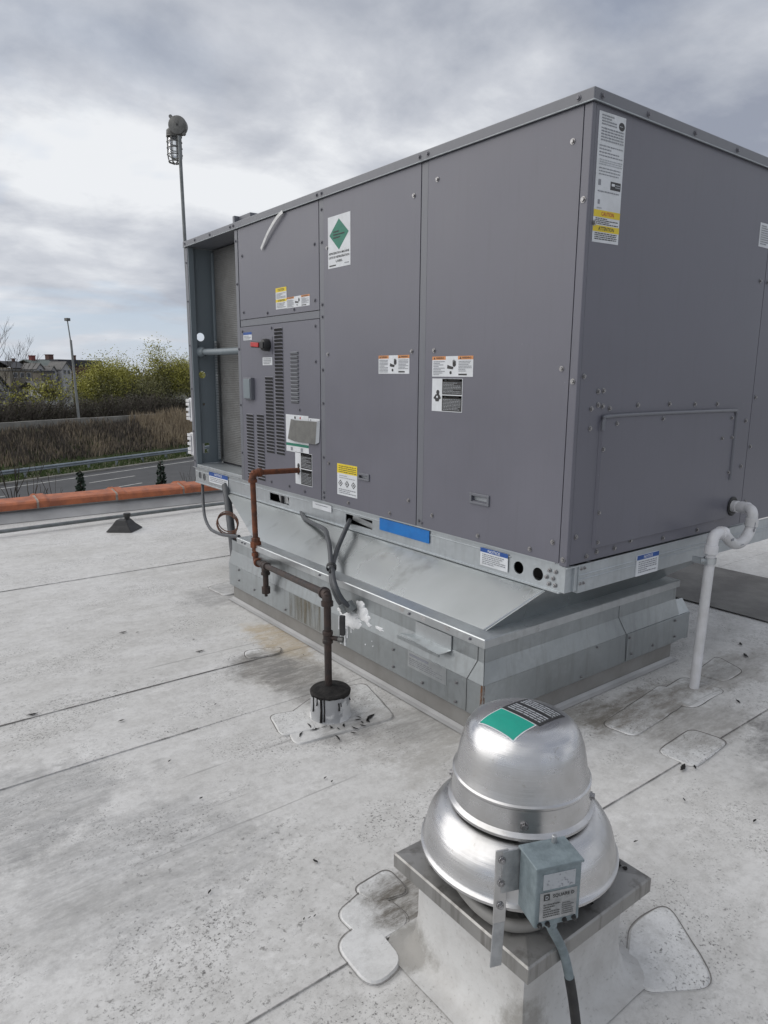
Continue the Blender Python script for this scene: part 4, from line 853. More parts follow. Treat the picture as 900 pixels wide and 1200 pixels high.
# ------------------------------------------------------------------ lamp on a pole at the unit's far corner
lp = thing('roof_lamp', 'caged jar lamp on a thin pole rising behind the unit', 'lamp', (0.022, 3.945, 0.80))
mb = MB(); mb.tube([(0.022, 3.945, 0.80), (0.022, 3.945, 2.2), (0.010, 3.95, 3.36)], 0.0135, 'rigid', 10); mb.build('pole', lp)
fd = Vector((-0.60, -0.79, 0.06)).normalized(); rt = Vector((0.79, -0.61, 0)).normalized()
jc = Vector((0.000, 3.95, 3.435))
mb = MB(); mb.lathe([(0.066, -0.052), (0.072, -0.04), (0.072, 0.0), (0.069, 0.012), (0.0605, 0.016)], jc, 'lampmetal', 28, axis=fd, cap0=True, cap1=True)
for a in (2.25, -0.9):
    p = jc+rt*0.078*cos(a)+Vector((0, 0, 1))*0.078*sin(a); mb.lathe([(0.014, -0.01), (0.014, 0.01)], p, 'lampmetal', 12, axis=fd, cap0=True, cap1=True)
mb.lathe([(0.007, 0.016), (0.007, 0.022)], jc+rt*0.0+Vector((0, 0, 0.0)), 'ink', 8, axis=fd, cap1=True)
mb.build('junction_box', lp)
gc = jc-fd*0.055-rt*0.045+Vector((0, 0, -0.05))
mb = MB(); mb.lathe([(0.03, 0.055), (0.058, 0.03), (0.060, -0.01), (0.054, -0.02)], gc, 'lampmetal', 20, cap0=True); mb.build('socket', lp)
mb = MB(); mb.lathe([(0.044, -0.015), (0.046, -0.12), (0.040, -0.165), (0.02, -0.185), (0.002, -0.188)], gc, 'glass', 20); mb.build('glass_jar', lp)
mb = MB()
for k in range(8):
    a = 2*pi*k/8; e = Vector((cos(a), sin(a), 0)); mb.tube([gc+e*0.056, gc+e*0.058+Vector((0, 0, -0.16)), gc+e*0.047+Vector((0, 0, -0.205)), gc+e*0.012+Vector((0, 0, -0.215))], 0.0045, 'lampmetal', 5)
for z in (-0.015, -0.055, -0.10, -0.15, -0.20):
    r = 0.058 if z > -0.16 else 0.049
    mb.tube([gc+Vector((r*cos(2*pi*k/20), r*sin(2*pi*k/20), z)) for k in range(21)], 0.0045, 'lampmetal', 5)
mb.build('guard_cage', lp)

# ------------------------------------------------------------------ gas pipe
gp = thing('gas_pipe', 'rusty brown gas pipe looping from the control panel down to a black pitch pot', 'pipe', (-0.72, 0.70, 0.13))
A = Vector((0.02, 2.175, 0.905)); B = Vector((-0.335, 2.175, 0.915)); C_ = Vector((-0.335, 2.150, 0.345)); D = Vector((-0.722, 0.720, 0.570)); E = Vector((-0.722, 0.715, 0.10))
def pipe_run(mb, a, b, r, mat, cut=0.0): mb.tube([a, b], r, mat, 14)
def fitting(mb, p, d, mat, r=0.026, l=0.03):
    d = Vector(d).normalized(); mb.lathe([(r*0.72, -l*1.05), (r*0.95, -l), (r, -l*0.9), (r, -l*0.45), (r*0.86, -l*0.35), (r*0.86, l*0.35), (r, l*0.45), (r, l*0.9), (r*0.95, l), (r*0.72, l*1.05)], p, mat, 16, axis=d)
def elbow(mb, p, d1, d2, mat, r=0.023, l=0.05):
    d1 = Vector(d1).normalized(); d2 = Vector(d2).normalized()
    pts = [p+d1*l]+[p+d1*l*(1-t)**2*0.8+d2*l*t*t*0.8 for t in (0, 0.25, 0.5, 0.75, 1)]+[p+d2*l]
    mb.tube(pts, r, mat, 14)
    for d in (d1, d2): mb.lathe([(r*0.8, -0.012), (r*1.22, -0.010), (r*1.22, 0.010), (r*0.8, 0.012)], p+d*l, mat, 16, axis=d)
mb = MB(); pipe_run(mb, A, B, 0.0175, 'rust'); mb.build('pipe', gp)
mb = MB(); elbow(mb, B, A-B, C_-B, 'rust'); mb.build('elbow', gp)
mb = MB(); pipe_run(mb, B, C_, 0.0175, 'rust'); mb.build('pipe', gp)
mb = MB(); p = B.lerp(C_, 0.80); mb.lathe([(0.018, -0.05), (0.026, -0.045), (0.026, -0.02), (0.036, -0.018), (0.036, 0.015), (0.029, 0.018), (0.029, 0.04), (0.018, 0.045)], p, 'rust', 8, axis=(0, 0, 1)); mb.build('union', gp)
mb = MB(); elbow(mb, C_, B-C_, D-C_, 'rust', 0.024, 0.05); mb.build('elbow', gp)
mb = MB(); pipe_run(mb, C_, D, 0.0170, 'iron'); mb.build('pipe', gp)
tp = C_.lerp(D, 0.17)
mb = MB(); fitting(mb, tp, D-C_, 'iron', 0.026, 0.045); mb.lathe([(0.024, 0.0), (0.024, -0.04), (0.028, -0.042), (0.028, -0.055), (0.018, -0.056)], tp, 'iron', 14); mb.build('tee', gp)
mb = MB(); mb.tube([tp, tp+Vector((0, 0, -0.15))], 0.0175, 'iron', 12); mb.lathe([(0.018, -0.13), (0.027, -0.132), (0.027, -0.172), (0.018, -0.176), (0.010, -0.178), (0.010, -0.192)], tp, 'iron', 8, cap1=True); mb.build('drip_leg', gp)
mb = MB(); elbow(mb, D, C_-D, E-D, 'iron', 0.0225, 0.042); mb.build('elbow', gp)
mb = MB(); pipe_run(mb, D, E, 0.0165, 'iron'); mb.build('pipe', gp)
vp = D.lerp(E, 0.42)
mb = MB(); fitting(mb, vp, (0, 0, 1), 'iron', 0.024, 0.028); mb.tube([vp, vp+Vector((0.035, -0.05, -0.005))], 0.011, 'iron', 8); mb.lathe([(0.014, -0.01), (0.014, 0.012)], vp+Vector((0.035, -0.05, -0.005)), 'lampmetal', 8, axis=(0.57, -0.82, 0), cap0=True, cap1=True); mb.build('valve', gp)
mb = MB(); mb.obox(vp+Vector((0.040, -0.058, 0.062)), (0.007, 0.005, 0), (-0.007, 0.010, 0), (0, 0, 0.046), 'black'); mb.build('valve_handle', gp, bevel=0.004)
# pitch pot round the riser
pot = thing('pitch_pot', 'white round pipe boot topped with black pitch and black drips', 'pipe boot', (-0.722, 0.70, 0))
mb = MB(); mb.lathe([(0.094, 0.0075), (0.0915, 0.012), (0.090, 0.03), (0.089, 0.122), (0.086, 0.126)], (-0.722, 0.70, 0), 'boot', 40); mb.build('boot', pot)
mb = MB(); K = 40; V = []
for rr, zz in ((0.0895, 0.122), (0.091, 0.128), (0.086, 0.134), (0.05, 0.139), (0.02, 0.146)):
    for k in range(K):
        a = 2*pi*k/K; dz = -0.012*max(0, mnoise.noise((cos(a)*3, sin(a)*3, 1)))-0.004 if rr == 0.0895 else 0
        V.append((-0.722+(rr+0.0012)*cos(a), 0.70+(rr+0.0012)*sin(a), zz+dz))
mb.add(V, [(i*K+k, i*K+(k+1) % K, (i+1)*K+(k+1) % K, (i+1)*K+k) for i in range(4) for k in range(K)]+[tuple(4*K+k for k in range(K))], 'pitch', True); mb.build('pitch_fill', pot)
mb = MB()
for (a, z0, w) in ((3.66, 0.012, 0.006), (3.82, 0.016, 0.0035), (3.42, 0.085, 0.003), (4.55, 0.065, 0.0035), (4.66, 0.082, 0.002), (3.15, 0.05, 0.003), (5.35, 0.09, 0.003)):
    r = 0.0905; top = 0.124 if a < 4.4 else 0.10
    mb.tube([(-0.722+r*cos(a), 0.70+r*sin(a), top), (-0.722+(r+0.001)*cos(a+0.02), 0.70+(r+0.001)*sin(a+0.02), (top+z0)/2), (-0.722+(r+0.003)*cos(a+0.01), 0.70+(r+0.003)*sin(a+0.01), z0)], [w, w*0.8, w*1.1], 'pitch', 6)
mb.build('drips', pot)
mb = MB(); q = random.Random(11)       # pitch smears on the roof around the boot
def smear(mb, x, y, l, w, ang, mat='pitch', z=0.0115):
    K = 9; up = []; dn = []
    for k in range(K):
        t = k/(K-1); ww = w*sin(pi*min(max(t, 0.05), 0.95))*(0.6+0.8*abs(mnoise.noise((x*40+t*4, y*40, 1)))); bend = 0.25*l*sin(t*3+x*30)*0.4
        cxp = x+cos(ang)*(t-0.5)*l-sin(ang)*bend; cyp = y+sin(ang)*(t-0.5)*l+cos(ang)*bend
        up.append((cxp-sin(ang)*ww, cyp+cos(ang)*ww, z)); dn.append((cxp+sin(ang)*ww, cyp-cos(ang)*ww, z))
    mb.add(up+dn, [(k, K+k, K+k+1, k+1) for k in range(K-1)], mat)
for k in range(16):
    a = q.uniform(3.4, 6.5); r = q.uniform(0.12, 0.22); smear(mb, -0.722+r*cos(a), 0.70+r*sin(a), q.uniform(0.015, 0.05), q.uniform(0.003, 0.007), a+q.uniform(-1, 1))
smear(mb, -0.60, 0.56, 0.075, 0.010, 0.6); smear(mb, -0.585, 0.575, 0.05, 0.007, 0.3); smear(mb, -0.62, 0.545, 0.04, 0.008, 1.2)
mb.build('pitch_smears', pot)

# loose dark debris flecks on the membrane, joined
mb = MB(); q = random.Random(3)
for (x, y, l) in ((0.15, -0.50, 0.06), (0.19, -0.53, 0.03), (0.03, -0.835, 0.025), (-1.02, 0.28, 0.02), (-1.45, 0.75, 0.02), (-1.50, 1.2, 0.03), (-0.9, 1.75, 0.05), (-1.62, -0.02, 0.02), (-1.15, 2.3, 0.05), (-1.8, 1.5, 0.05), (0.9, -0.35, 0.04), (-1.1, 1.1, 0.02), (-1.45, -0.28, 0.012), (-1.435, -0.285, 0.010), (-1.42, -0.288, 0.012), (-0.4, -0.65, 0.02), (-0.05, -0.62, 0.02), (1.5, -0.1, 0.06), (1.65, 0.0, 0.05)):
    smear(mb, x, y, l, l*0.22, q.uniform(-0.3, 1.2), 'pitch', 0.0105)
for k in range(34):
    x = q.uniform(-2.2, 1.6); y = q.uniform(-1.6, 3.4); l = q.uniform(0.006, 0.022)
    if -0.3 < x < 1.3 and 0.2 < y < 2.5: continue
    smear(mb, x, y, l, l*0.3, q.uniform(0, 3), 'pitch', 0.0105)
o = mb.build('debris', roof); o['kind'] = 'stuff'

# ------------------------------------------------------------------ PVC condensate drain
dr = thing('drain_pipe', 'white plastic condensate drain with a trap on the right face of the unit', 'drain pipe', (0.875, -0.14, 0))
P = [(1.371, 0.03, 0.850), (1.345, -0.07, 0.856), (1.318, -0.118, 0.858), (1.302, -0.140, 0.838), (1.296, -0.143, 0.80), (1.285, -0.143, 0.752), (1.235, -0.143, 0.712), (1.17, -0.143, 0.700), (1.105, -0.143, 0.717), (1.045, -0.143, 0.755), (1.0, -0.143, 0.778), (0.955, -0.143, 0.782), (0.925, -0.143, 0.768), (0.915, -0.143, 0.735), (0.912, -0.143, 0.70)]
mb = MB(); mb.tube(smooth_path(P, 5), 0.0265, 'pvc', 16); mb.build('trap', dr)
mb = MB(); mb.tube([(0.912, -0.143, 0.70), (0.876, -0.143, 0.003)], 0.0235, 'pvc', 16); mb.build('pipe', dr)
for (p, d, r) in (((1.358, -0.02, 0.853), (-0.25, -1, 0.06), 0.031), ((1.340, -0.082, 0.857), (-0.3, -1, 0.02), 0.0315), ((1.296, -0.143, 0.795), (0.1, 0, 1), 0.0315), ((1.0, -0.143, 0.779), (1, 0, -0.15), 0.0315), ((0.912, -0.143, 0.708), (0.05, 0, 1), 0.0315)):
    mb = MB(); mb.lathe([(0.0255, -0.022), (r, -0.020), (r, 0.020), (0.0255, 0.022)], p, 'pvc', 18, axis=d); mb.build('coupling', dr)
mb = MB(); mb.lathe([(0.026, -0.014), (0.030, -0.014), (0.030, 0.014), (0.026, 0.014)], (0.908, -0.143, 0.655), 'galv', 18); mb.box((0.868, -0.150, 0.640), (0.885, -0.075, 0.668), 'galv'); mb.lathe([(0.012, 0), (0.012, 0.02)], (0.872, -0.12, 0.655), 'galv', 8, axis=(-1, 0, 0), cap1=True); mb.build('clamp', dr)
mb = MB(); lbq = random.Random(2)
for (x, z, dx, dz) in ((1.283, 0.785, 0, 0.028), (1.276, 0.76, 0, 0.01), (1.165, 0.702, 0.02, 0.0), (1.06, 0.742, 0.012, -0.008)):
    mb.obox((x, -0.1695, z), (0.006+abs(dx)*0.5, 0, 0), (0, 0.0012, 0), (0, 0, 0.002+abs(dz)*0.5), 'inkg')
mb.build('print_marks', dr)

# ------------------------------------------------------------------ flexible conduits
def conduit_thing(name, label, cat, path, r, mat, extra=None, sub=8):
    o = MB(); o.tube(smooth_path(path, sub), r, mat, 12); ob = o.build(name, loc=path[-1]); tag(ob, label, cat); return ob
fx = thing('flexible_conduit', 'pair of grey flexible conduits from the base rail into white sealant on the curb', 'conduit', (-0.37, 1.16, 0.27))
mb = MB(); mb.tube(smooth_path([(0.03, 2.20, 0.625), (-0.02, 2.08, 0.606), (-0.06, 1.90, 0.604), (-0.13, 1.66, 0.617), (-0.20, 1.525, 0.606), (-0.25, 1.427, 0.579), (-0.33, 1.288, 0.515), (-0.40, 1.174, 0.459), (-0.40, 1.111, 0.374), (-0.365, 1.070, 0.325)], 6), 0.0138, 'conduit', 12); mb.build('conduit', fx)
mb = MB(); mb.tube(smooth_path([(0.03, 1.63, 0.66), (-0.03, 1.565, 0.65), (-0.08, 1.524, 0.624), (-0.20, 1.425, 0.552), (-0.33, 1.272, 0.509), (-0.43, 1.104, 0.472), (-0.42, 1.042, 0.396), (-0.365, 1.020, 0.345)], 6), 0.0138, 'conduit', 12); mb.build('conduit', fx)
mb = MB(); mb.lathe([(0.024, -0.012), (0.028, -0.010), (0.028, 0.010), (0.024, 0.012)], (-0.350, 1.255, 0.512), 'black', 14, axis=(0.5, 0.7, 0.35)); mb.tube([(-0.37, 1.235, 0.505), (-0.40, 1.195, 0.505)], 0.005, 'black', 6); mb.build('cable_tie', fx)
for (y, z) in ((1.080, 0.338), (1.030, 0.358)):
    mb = MB(); mb.lathe([(0.019, -0.03), (0.025, -0.028), (0.025, -0.004), (0.029, -0.003), (0.029, 0.018), (0.02, 0.02)], (-0.381, y, z), 'rigid', 10, axis=(0.35, -0.45, -0.8)); mb.build('connector', fx)
fl = thing('cable_whip', 'thin dark conduit hanging from the far end of the base rail and looping back', 'conduit', (-0.12, 2.7, 0.42))
mb = MB(); mb.tube(smooth_path([(0.045, 3.86, 0.66), (0.04, 3.855, 0.58), (0.0, 3.76, 0.46), (-0.05, 3.62, 0.36), (-0.12, 3.36, 0.32), (-0.20, 3.02, 0.352), (-0.24, 2.80, 0.385), (-0.26, 2.55, 0.425)], 6), 0.0125, 'conduit', 10); mb.build('conduit', fl)
st = conduit_thing('rigid_conduit', 'thick slanting grey conduit running from under the unit into the roof', 'conduit', [(0.01, 3.33, 0.66), (-0.01, 3.26, 0.58), (-0.06, 3.10, 0.34), (-0.10, 2.975, 0.15), (-0.135, 2.875, 0.0)], 0.030, 'conduit', sub=3)
mb = MB(); mb.tube(smooth_path([(-0.215, 2.62, 0.0), (-0.225, 2.63, 0.06), (-0.22, 2.65, 0.13)], 3), 0.034, 'black', 10); tag(mb.build('conduit_boot', loc=(-0.215, 2.62, 0)), 'black rubber boot at the foot of the slanting conduit by the curb', 'boot')
mb = MB(); q = random.Random(8)
cc = Vector((-0.19, 2.86, 0.458))
for k in range(4):
    r = 0.082+0.010*q.random(); tilt = q.uniform(-0.25, 0.25); oo = Vector((q.uniform(-0.015, 0.015), q.uniform(-0.015, 0.015), q.uniform(-0.015, 0.015)))
    e1 = Vector((0.50, -0.86, 0)).normalized(); e2 = Vector((0.2*tilt, 0.2*tilt, 1)).normalized()
    mb.tube([cc+oo+r*(cos(2*pi*j/22)*e1*1.05+sin(2*pi*j/22)*e2*0.9) for j in range(23)], 0.0042, 'copper', 5)
mb.tube(smooth_path([cc+Vector((0.04, -0.07, 0.02)), cc+Vector((0.0, -0.12, -0.04)), cc+Vector((-0.03, -0.16, -0.09))], 4), 0.004, 'copper', 5)
tag(mb.build('wire_coil', loc=cc), 'loose coil of rusty wire hung on the slanting grey conduit', 'wire')

# ------------------------------------------------------------------ exhaust fan
FC = (-1.077, -0.721)
fcurb = thing('fan_curb', 'square white membrane wrapped curb flaring into the roof under the exhaust fan', 'roof curb', (FC[0]+0.005, FC[1]-0.005, 0))
mb = MB(); hc = 0.188; cx0, cy0 = FC[0]+0.006, FC[1]-0.006; K = 12
for i, (o, z) in enumerate([(0.06, 0.0065), (0.035, 0.012), (0.018, 0.028), (0.006, 0.06), (0.0, 0.10), (0.0, 0.262)]):
    pass
prof = [(0.075, 0.0062), (0.042, 0.011), (0.020, 0.028), (0.007, 0.062), (0.0, 0.11), (0.0, 0.262)]
V = []; per = 40
def sq_ring(h, z, rr):
    out = []
    for k in range(per):
        t = k/per*4; side_ = int(t); f = t-side_; a = -h+2*h*f
        p = [(a, -h), (h, a), (-a, h), (-h, -a)][side_]
        # round corners slightly
        px2, py2 = p; l_ = max(abs(px2), abs(py2)); rad = sqrt(px2*px2+py2*py2); lim = h*1.414-rr
        if rad > lim: px2 *= lim/rad; py2 *= lim/rad
        w = 0.004*mnoise.noise((px2*18, py2*18, z*14)); out.append((cx0+px2*(1+w*3), cy0+py2*(1+w*3), z))
    return out
for o, z in prof: V += sq_ring(hc+o, z, 0.008+o*0.35)
mb.add(V, [(i*per+k, i*per+(k+1) % per, (i+1)*per+(k+1) % per, (i+1)*per+k) for i in range(len(prof)-1) for k in range(per)], 'fancurb', True)
mb.build('curb_wrap', fcurb, sharp=50)
fan = thing('exhaust_fan', 'spun aluminium mushroom exhaust fan with teal sticker on its dome', 'exhaust fan', (FC[0], FC[1], 0.245))
mb = MB(); h2 = 0.231; c0, c1 = FC[0]+0.006, FC[1]-0.006
ring_loft2 = [(h2, 0.243), (h2, 0.279), (h2-0.004, 0.283), (0.165, 0.292), (0.15, 0.300)]
for (a, b) in zip(ring_loft2[:-1], ring_loft2[1:]):
    A_ = [(c0-a[0], c1-a[0], a[1]), (c0+a[0], c1-a[0], a[1]), (c0+a[0], c1+a[0], a[1]), (c0-a[0], c1+a[0], a[1])]
    B_ = [(c0-b[0], c1-b[0], b[1]), (c0+b[0], c1-b[0], b[1]), (c0+b[0], c1+b[0], b[1]), (c0-b[0], c1+b[0], b[1])]
    mb.add(A_+B_, [(i, (i+1) % 4, 4+(i+1) % 4, 4+i) for i in range(4)], 'galv_cap')
mb.add([(c0-0.15, c1-0.15, 0.300), (c0+0.15, c1-0.15, 0.300), (c0+0.15, c1+0.15, 0.300), (c0-0.15, c1+0.15, 0.300)], [(0, 1, 2, 3)], 'galv_cap')
mb.build('curb_cap', fan, bevel=0.0015)
mb = MB(); q = random.Random(4)
def puddle(x, y, r, z):
    K = 14; mb.add([(x+r*(0.7+0.5*mnoise.noise((cos(a)*2+x*9, sin(a)*2, 3)))*cos(a), y+r*(0.7+0.5*mnoise.noise((cos(a)*2+x*9, sin(a)*2, 3)))*sin(a), z) for a in [2*pi*k/K for k in range(K)]], [tuple(range(K))], 'pitch')
def capz(x, y):
    d = max(abs(x-c0), abs(y-c1)); return 0.2835+(h2-0.004-d)/(h2-0.004-0.165)*0.009+0.0008
for (x, y, r) in ((c0+0.195, c1-0.150, 0.022), (c0-0.19, c1+0.12, 0.009), (c0+0.03, c1-0.195, 0.012), (c0+0.20, c1-0.175, 0.010)): puddle(x, y, r, capz(x, y)+0.001)
mb.build('tar_spots', fan)
mb = MB(); mb.lathe([(0.135, 0.30), (0.115, 0.33), (0.105, 0.38), (0.12, 0.43)], (*FC, 0), 'core', 32); mb.build('inlet_throat', fan)  # throat coloured dark to give the shade beneath the bell
# lower bell with rolled rim, its inside coloured dark as shade
mb = MB(); bell = [(0.236, 0.352), (0.241, 0.347), (0.2465, 0.350), (0.247, 0.357), (0.242, 0.361), (0.2385, 0.366), (0.236, 0.39), (0.229, 0.415), (0.214, 0.440), (0.196, 0.457), (0.180, 0.466), (0.150, 0.470), (0.10, 0.470)]
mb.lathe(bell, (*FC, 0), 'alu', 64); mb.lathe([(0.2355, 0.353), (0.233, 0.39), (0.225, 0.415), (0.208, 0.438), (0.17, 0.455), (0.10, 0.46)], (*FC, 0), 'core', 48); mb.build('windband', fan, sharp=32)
# motor dome
mb = MB(); dome = [(0.168, 0.488), (0.174, 0.482), (0.1795, 0.484), (0.180, 0.491), (0.175, 0.4955), (0.1715, 0.500), (0.1695, 0.535), (0.168, 0.552), (0.1705, 0.556), (0.1705, 0.561), (0.1665, 0.565), (0.160, 0.590), (0.1555, 0.620), (0.1495, 0.648), (0.141, 0.672), (0.128, 0.691), (0.110, 0.703), (0.086, 0.7105), (0.050, 0.7145), (0.012, 0.716), (0.0, 0.716)]
DS = 0.012
mb.lathe([(r, z-DS if z > 0.565 else z-DS*0.5) for r, z in dome], (*FC, 0), 'alu', 72)
mb.lathe([(0.168, 0.482), (0.165, 0.53), (0.13, 0.60), (0.0, 0.62)], (*FC, 0), 'void', 40); mb.build('motor_dome', fan, sharp=24)
mb = MB()
for a in (-2.36, -0.95, 0.6, 2.2):
    d = Vector((cos(a), sin(a), 0)); mb.lathe([(0.011, -0.002), (0.011, 0.003), (0.0075, 0.003), (0.0075, 0.009)], Vector((*FC, 0.512))+d*0.171, 'screw', 6, axis=d, cap1=True)
mb.build('dome_bolts', fan)
for k in range(4):
    a = pi/4+k*pi/2; d = Vector((cos(a), sin(a), 0)); mb = MB(); mb.obox(Vector((*FC, 0.40))+d*0.165, d*0.003, Vector((-sin(a), cos(a), 0))*0.011, (0, 0, 0.10), 'alu_old'); mb.build('support_leg', fan)
# stickers following the dome's crown
def dome_z(x, y):
    r = sqrt((x-FC[0])**2+(y-FC[1])**2)
    pr = sorted([(a, b-DS) for a, b in dome if b > 0.565])
    for (r0, z0), (r1, z1) in zip(pr[:-1], pr[1:]):
        if r0 <= r <= r1: return z0+(z1-z0)*(r-r0)/(r1-r0+1e-9)
    return pr[-1][1]
def dome_sticker(o, e1, e2, regs, name):
    mb = MB()
    for (a0, a1, b0, b1, mat, k) in regs:
        nu = max(2, int(abs(a1-a0)/0.012)); nv = max(2, int(abs(b1-b0)/0.012)); V = []
        for j in range(nv+1):
            for i in range(nu+1):
                p = Vector(o)+Vector(e1)*(a0+(a1-a0)*i/nu)+Vector(e2)*(b0+(b1-b0)*j/nv); V.append((p.x, p.y, dome_z(p.x, p.y)+0.0009+0.0005*k))
        mb.add(V, [(j*(nu+1)+i, j*(nu+1)+i+1, (j+1)*(nu+1)+i+1, (j+1)*(nu+1)+i) for j in range(nv) for i in range(nu)], mat, True)
    return mb.build(name, fan)
e1 = Vector((0.02, -1.0, 0)).normalized(); e2 = Vector((1.0, 0.02, 0)).normalized()
so = Vector((FC[0]-0.105, FC[1]+0.052, 0))
dome_sticker(so, e1, e2, [(0, 0.112, 0, 0.083, 'white', 0), (0.003, 0.109, 0.003, 0.080, 'teal', 1)], 'teal_sticker')
so2 = Vector((FC[0]-0.018, FC[1]+0.054, 0)); regs = [(0, 0.118, 0, 0.098, 'ink', 0)]
q = random.Random(6)
for r_ in range(9):
    b = 0.010+r_*0.0095; a = 0.008
    while a < 0.108:
        l_ = q.uniform(0.008, 0.026); regs.append((a, min(a+l_, 0.110), b, b+0.0048, 'lgrey' if r_ not in (4,) else 'ink', 1)); a += l_+0.0022
dome_sticker(so2, e1, e2, regs, 'rating_sticker')
# disconnect box on its strap
th = radians(-110.9); nb = Vector((cos(th), sin(th), 0)); tb_ = Vector((-nb.y, nb.x, 0)); Z = Vector((0, 0, 1))
bo = Vector((-1.284, -0.904, 0.395)); bw, bd, bh = 0.105, 0.074, 0.139
mb = MB(); mb.obox(bo+tb_*bw/2+nb*bd/2+Z*bh/2, tb_*bw/2, nb*bd/2, Z*bh/2, 'boxpaint'); sw2 = mb.build('disconnect_box', fan, bevel=0.004)
mb = MB(); mb.obox(bo+tb_*bw/2+nb*(bd*0.5)+Z*(bh+0.001), tb_*(bw/2+0.003), nb*(bd/2+0.003), Z*0.003, 'boxpaint'); mb.tube([bo+tb_*bw*0.72+nb*0.01+Z*bh, bo+tb_*bw*0.72+nb*0.01+Z*(bh+0.02)], 0.006, 'alu_old', 8); mb.build('lid', sw2, bevel=0.0015)
frb = lambda u, v, w: tuple(bo+tb_*u+nb*(bd+w)+Z*v)
l = Label(frb, 0.016, 0.088, 0.074, 0.036, 'lgrey', 0.001); q = random.Random(9)
for k in range(30): l.disc(q.uniform(0.05, 0.95), q.uniform(0.08, 0.92), q.uniform(0.0008, 0.0022), 'inkg', 1, 6)
l.build('faded_sticker', sw2)
l = Label(frb, 0.010, 0.016, 0.086, 0.066, 'alu_old', 0.001)
l.rect(0.10, 0.26, 0.72, 0.94, 'ink').text('D', 0.14, 0.22, 0.76, 0.90, 'lgrey', 2).text('SQUARE D', 0.34, 0.92, 0.76, 0.90, 'ink').lines(0.1, 0.55, 0.1, 0.6, 6, 'ink', seed=2, fill=0.35).lines(0.6, 0.92, 0.1, 0.55, 6, 'ink', seed=3, fill=0.3).build('rating_plate', sw2)
mb = MB(); screws_mesh(mb, frb, [(0.012, 0.008), (0.030, 0.008), (0.070, 0.008), (0.092, 0.009)], 'black', 0.0042, 0.0); mb.build('screws', sw2)
mb = MB(); sc_ = bo-tb_*0.040+nb*(-0.004)
mb.obox(sc_+Z*0.050, tb_*0.0145, nb*0.002, Z*0.088, 'alu'); mb.obox(sc_+Z*(-0.083)+nb*0.006-tb_*0.005, tb_*0.0135, nb*0.002+Z*0.0, (Z*0.050-nb*0.008+tb_*0.006), 'alu_old')
screws_mesh(mb, lambda u, v, w: tuple(sc_+tb_*u+nb*(0.002+w)+Z*v), [(0.0, 0.060), (0.0, 0.005), (0.0, 0.115)], 'screw', 0.0065, 0.0)
mb.build('strap', fan, bevel=0.001)
mb = MB(); mb.obox(bo-tb_*0.018-nb*0.002+Z*0.085, tb_*0.022, nb*0.002, Z*0.05, 'alu_old'); mb.build('bracket', fan, bevel=0.001)
# whip under the bell, lying on the cap
mb = MB(); mb.tube(smooth_path([(-1.22, -0.60, 0.36), (-1.275, -0.68, 0.345), (-1.29, -0.78, 0.32), (-1.272, -0.855, 0.308), (-1.225, -0.895, 0.306), (-1.185, -0.905, 0.318), (-1.165, -0.90, 0.36)], 6), 0.0145, 'curbwrap', 12); mb.build('motor_cable', fan)
# conduit dropping from the box
fcd = thing('fan_conduit', 'grey conduit with chipped black paint dropping from the fan disconnect box', 'conduit', (-1.14, -0.985, 0))
p0 = bo+tb_*0.058+nb*0.040
pts = [p0+Z*0.002, p0+Z*(-0.03), (-1.195, -0.966, 0.27), (-1.165, -0.975, 0.15), (-1.145, -0.985, 0.02), (-1.14, -0.987, 0.0)]
full = smooth_path(pts, 5)
mb = MB(); mb.tube(full, 0.0105, 'boxpaint', 12); mb.lathe([(0.011, -0.03), (0.016, -0.028), (0.016, -0.012), (0.019, -0.011), (0.019, 0.002)], p0, 'boxpaint', 10); mb.build('conduit', fcd)
mb = MB(); mb.tube(full[13:20], 0.0113, 'black', 12); mb.build('black_paint', fcd)

# ------------------------------------------------------------------ beyond the roof: road, verge, trees and houses
HD = radians(25); dS = Vector((cos(HD), sin(HD), 0)); dN = Vector((-sin(HD), cos(HD), 0))
def rf(s_, n_, z_): return dS*s_+dN*n_+Vector((0, 0, z_))
GZ = -5.0
mb = MB(); mb.add([rf(-1500, -1500, GZ-1.1), rf(2500, -1500, GZ-1.1), rf(2500, 2500, GZ-1.1), rf(-1500, 2500, GZ-1.1)], [(0, 1, 2, 3)], 'farland'); struct(mb.build('ground'))
mb = MB(); mb.box((-8.9, -8.9, GZ-0.9), (12.9, 6.52, -0.31), 'beige'); tag(mb.build('building'), 'building below the roof, its beige walls under the white roof', 'building')
mb = MB(); mb.add([rf(-60, 4, GZ-0.02), rf(160, 4, GZ-0.02), rf(160, 24, GZ-0.02), rf(-60, 24, GZ-0.02)], [(0, 1, 2, 3)], 'verge'); struct(mb.build('lawn'))
mb = MB(); mb.add([rf(-60, 24, GZ), rf(200, 24, GZ), rf(200, 38.3, GZ), rf(-60, 38.3, GZ)], [(0, 1, 2, 3)], 'asphalt'); road = struct(mb.build('road'))
mb = MB()
mb.add([rf(-60, 37.15, GZ+0.004), rf(200, 37.15, GZ+0.004), rf(200, 37.32, GZ+0.004), rf(-60, 37.32, GZ+0.004)], [(0, 1, 2, 3)], 'linepaint'); mb.build('edge_line', road)
src = None
for (n_, s0) in ((34.68, 26.2), (31.95, 24.2)):
    for k in range(-5, 10):
        s1 = s0+k*9.0; ln = 3.6
        mb = MB(); mb.add([rf(s1, n_, GZ+0.004), rf(s1+ln, n_, GZ+0.004), rf(s1+ln, n_+0.15, GZ+0.004), rf(s1, n_+0.15, GZ+0.004)], [(0, 1, 2, 3)], 'linepaint'); mb.build('lane_dash', road)
mb = MB(); mb.box((0, 0, 0), (1, 1, 1), 'concrete'); mb = MB()
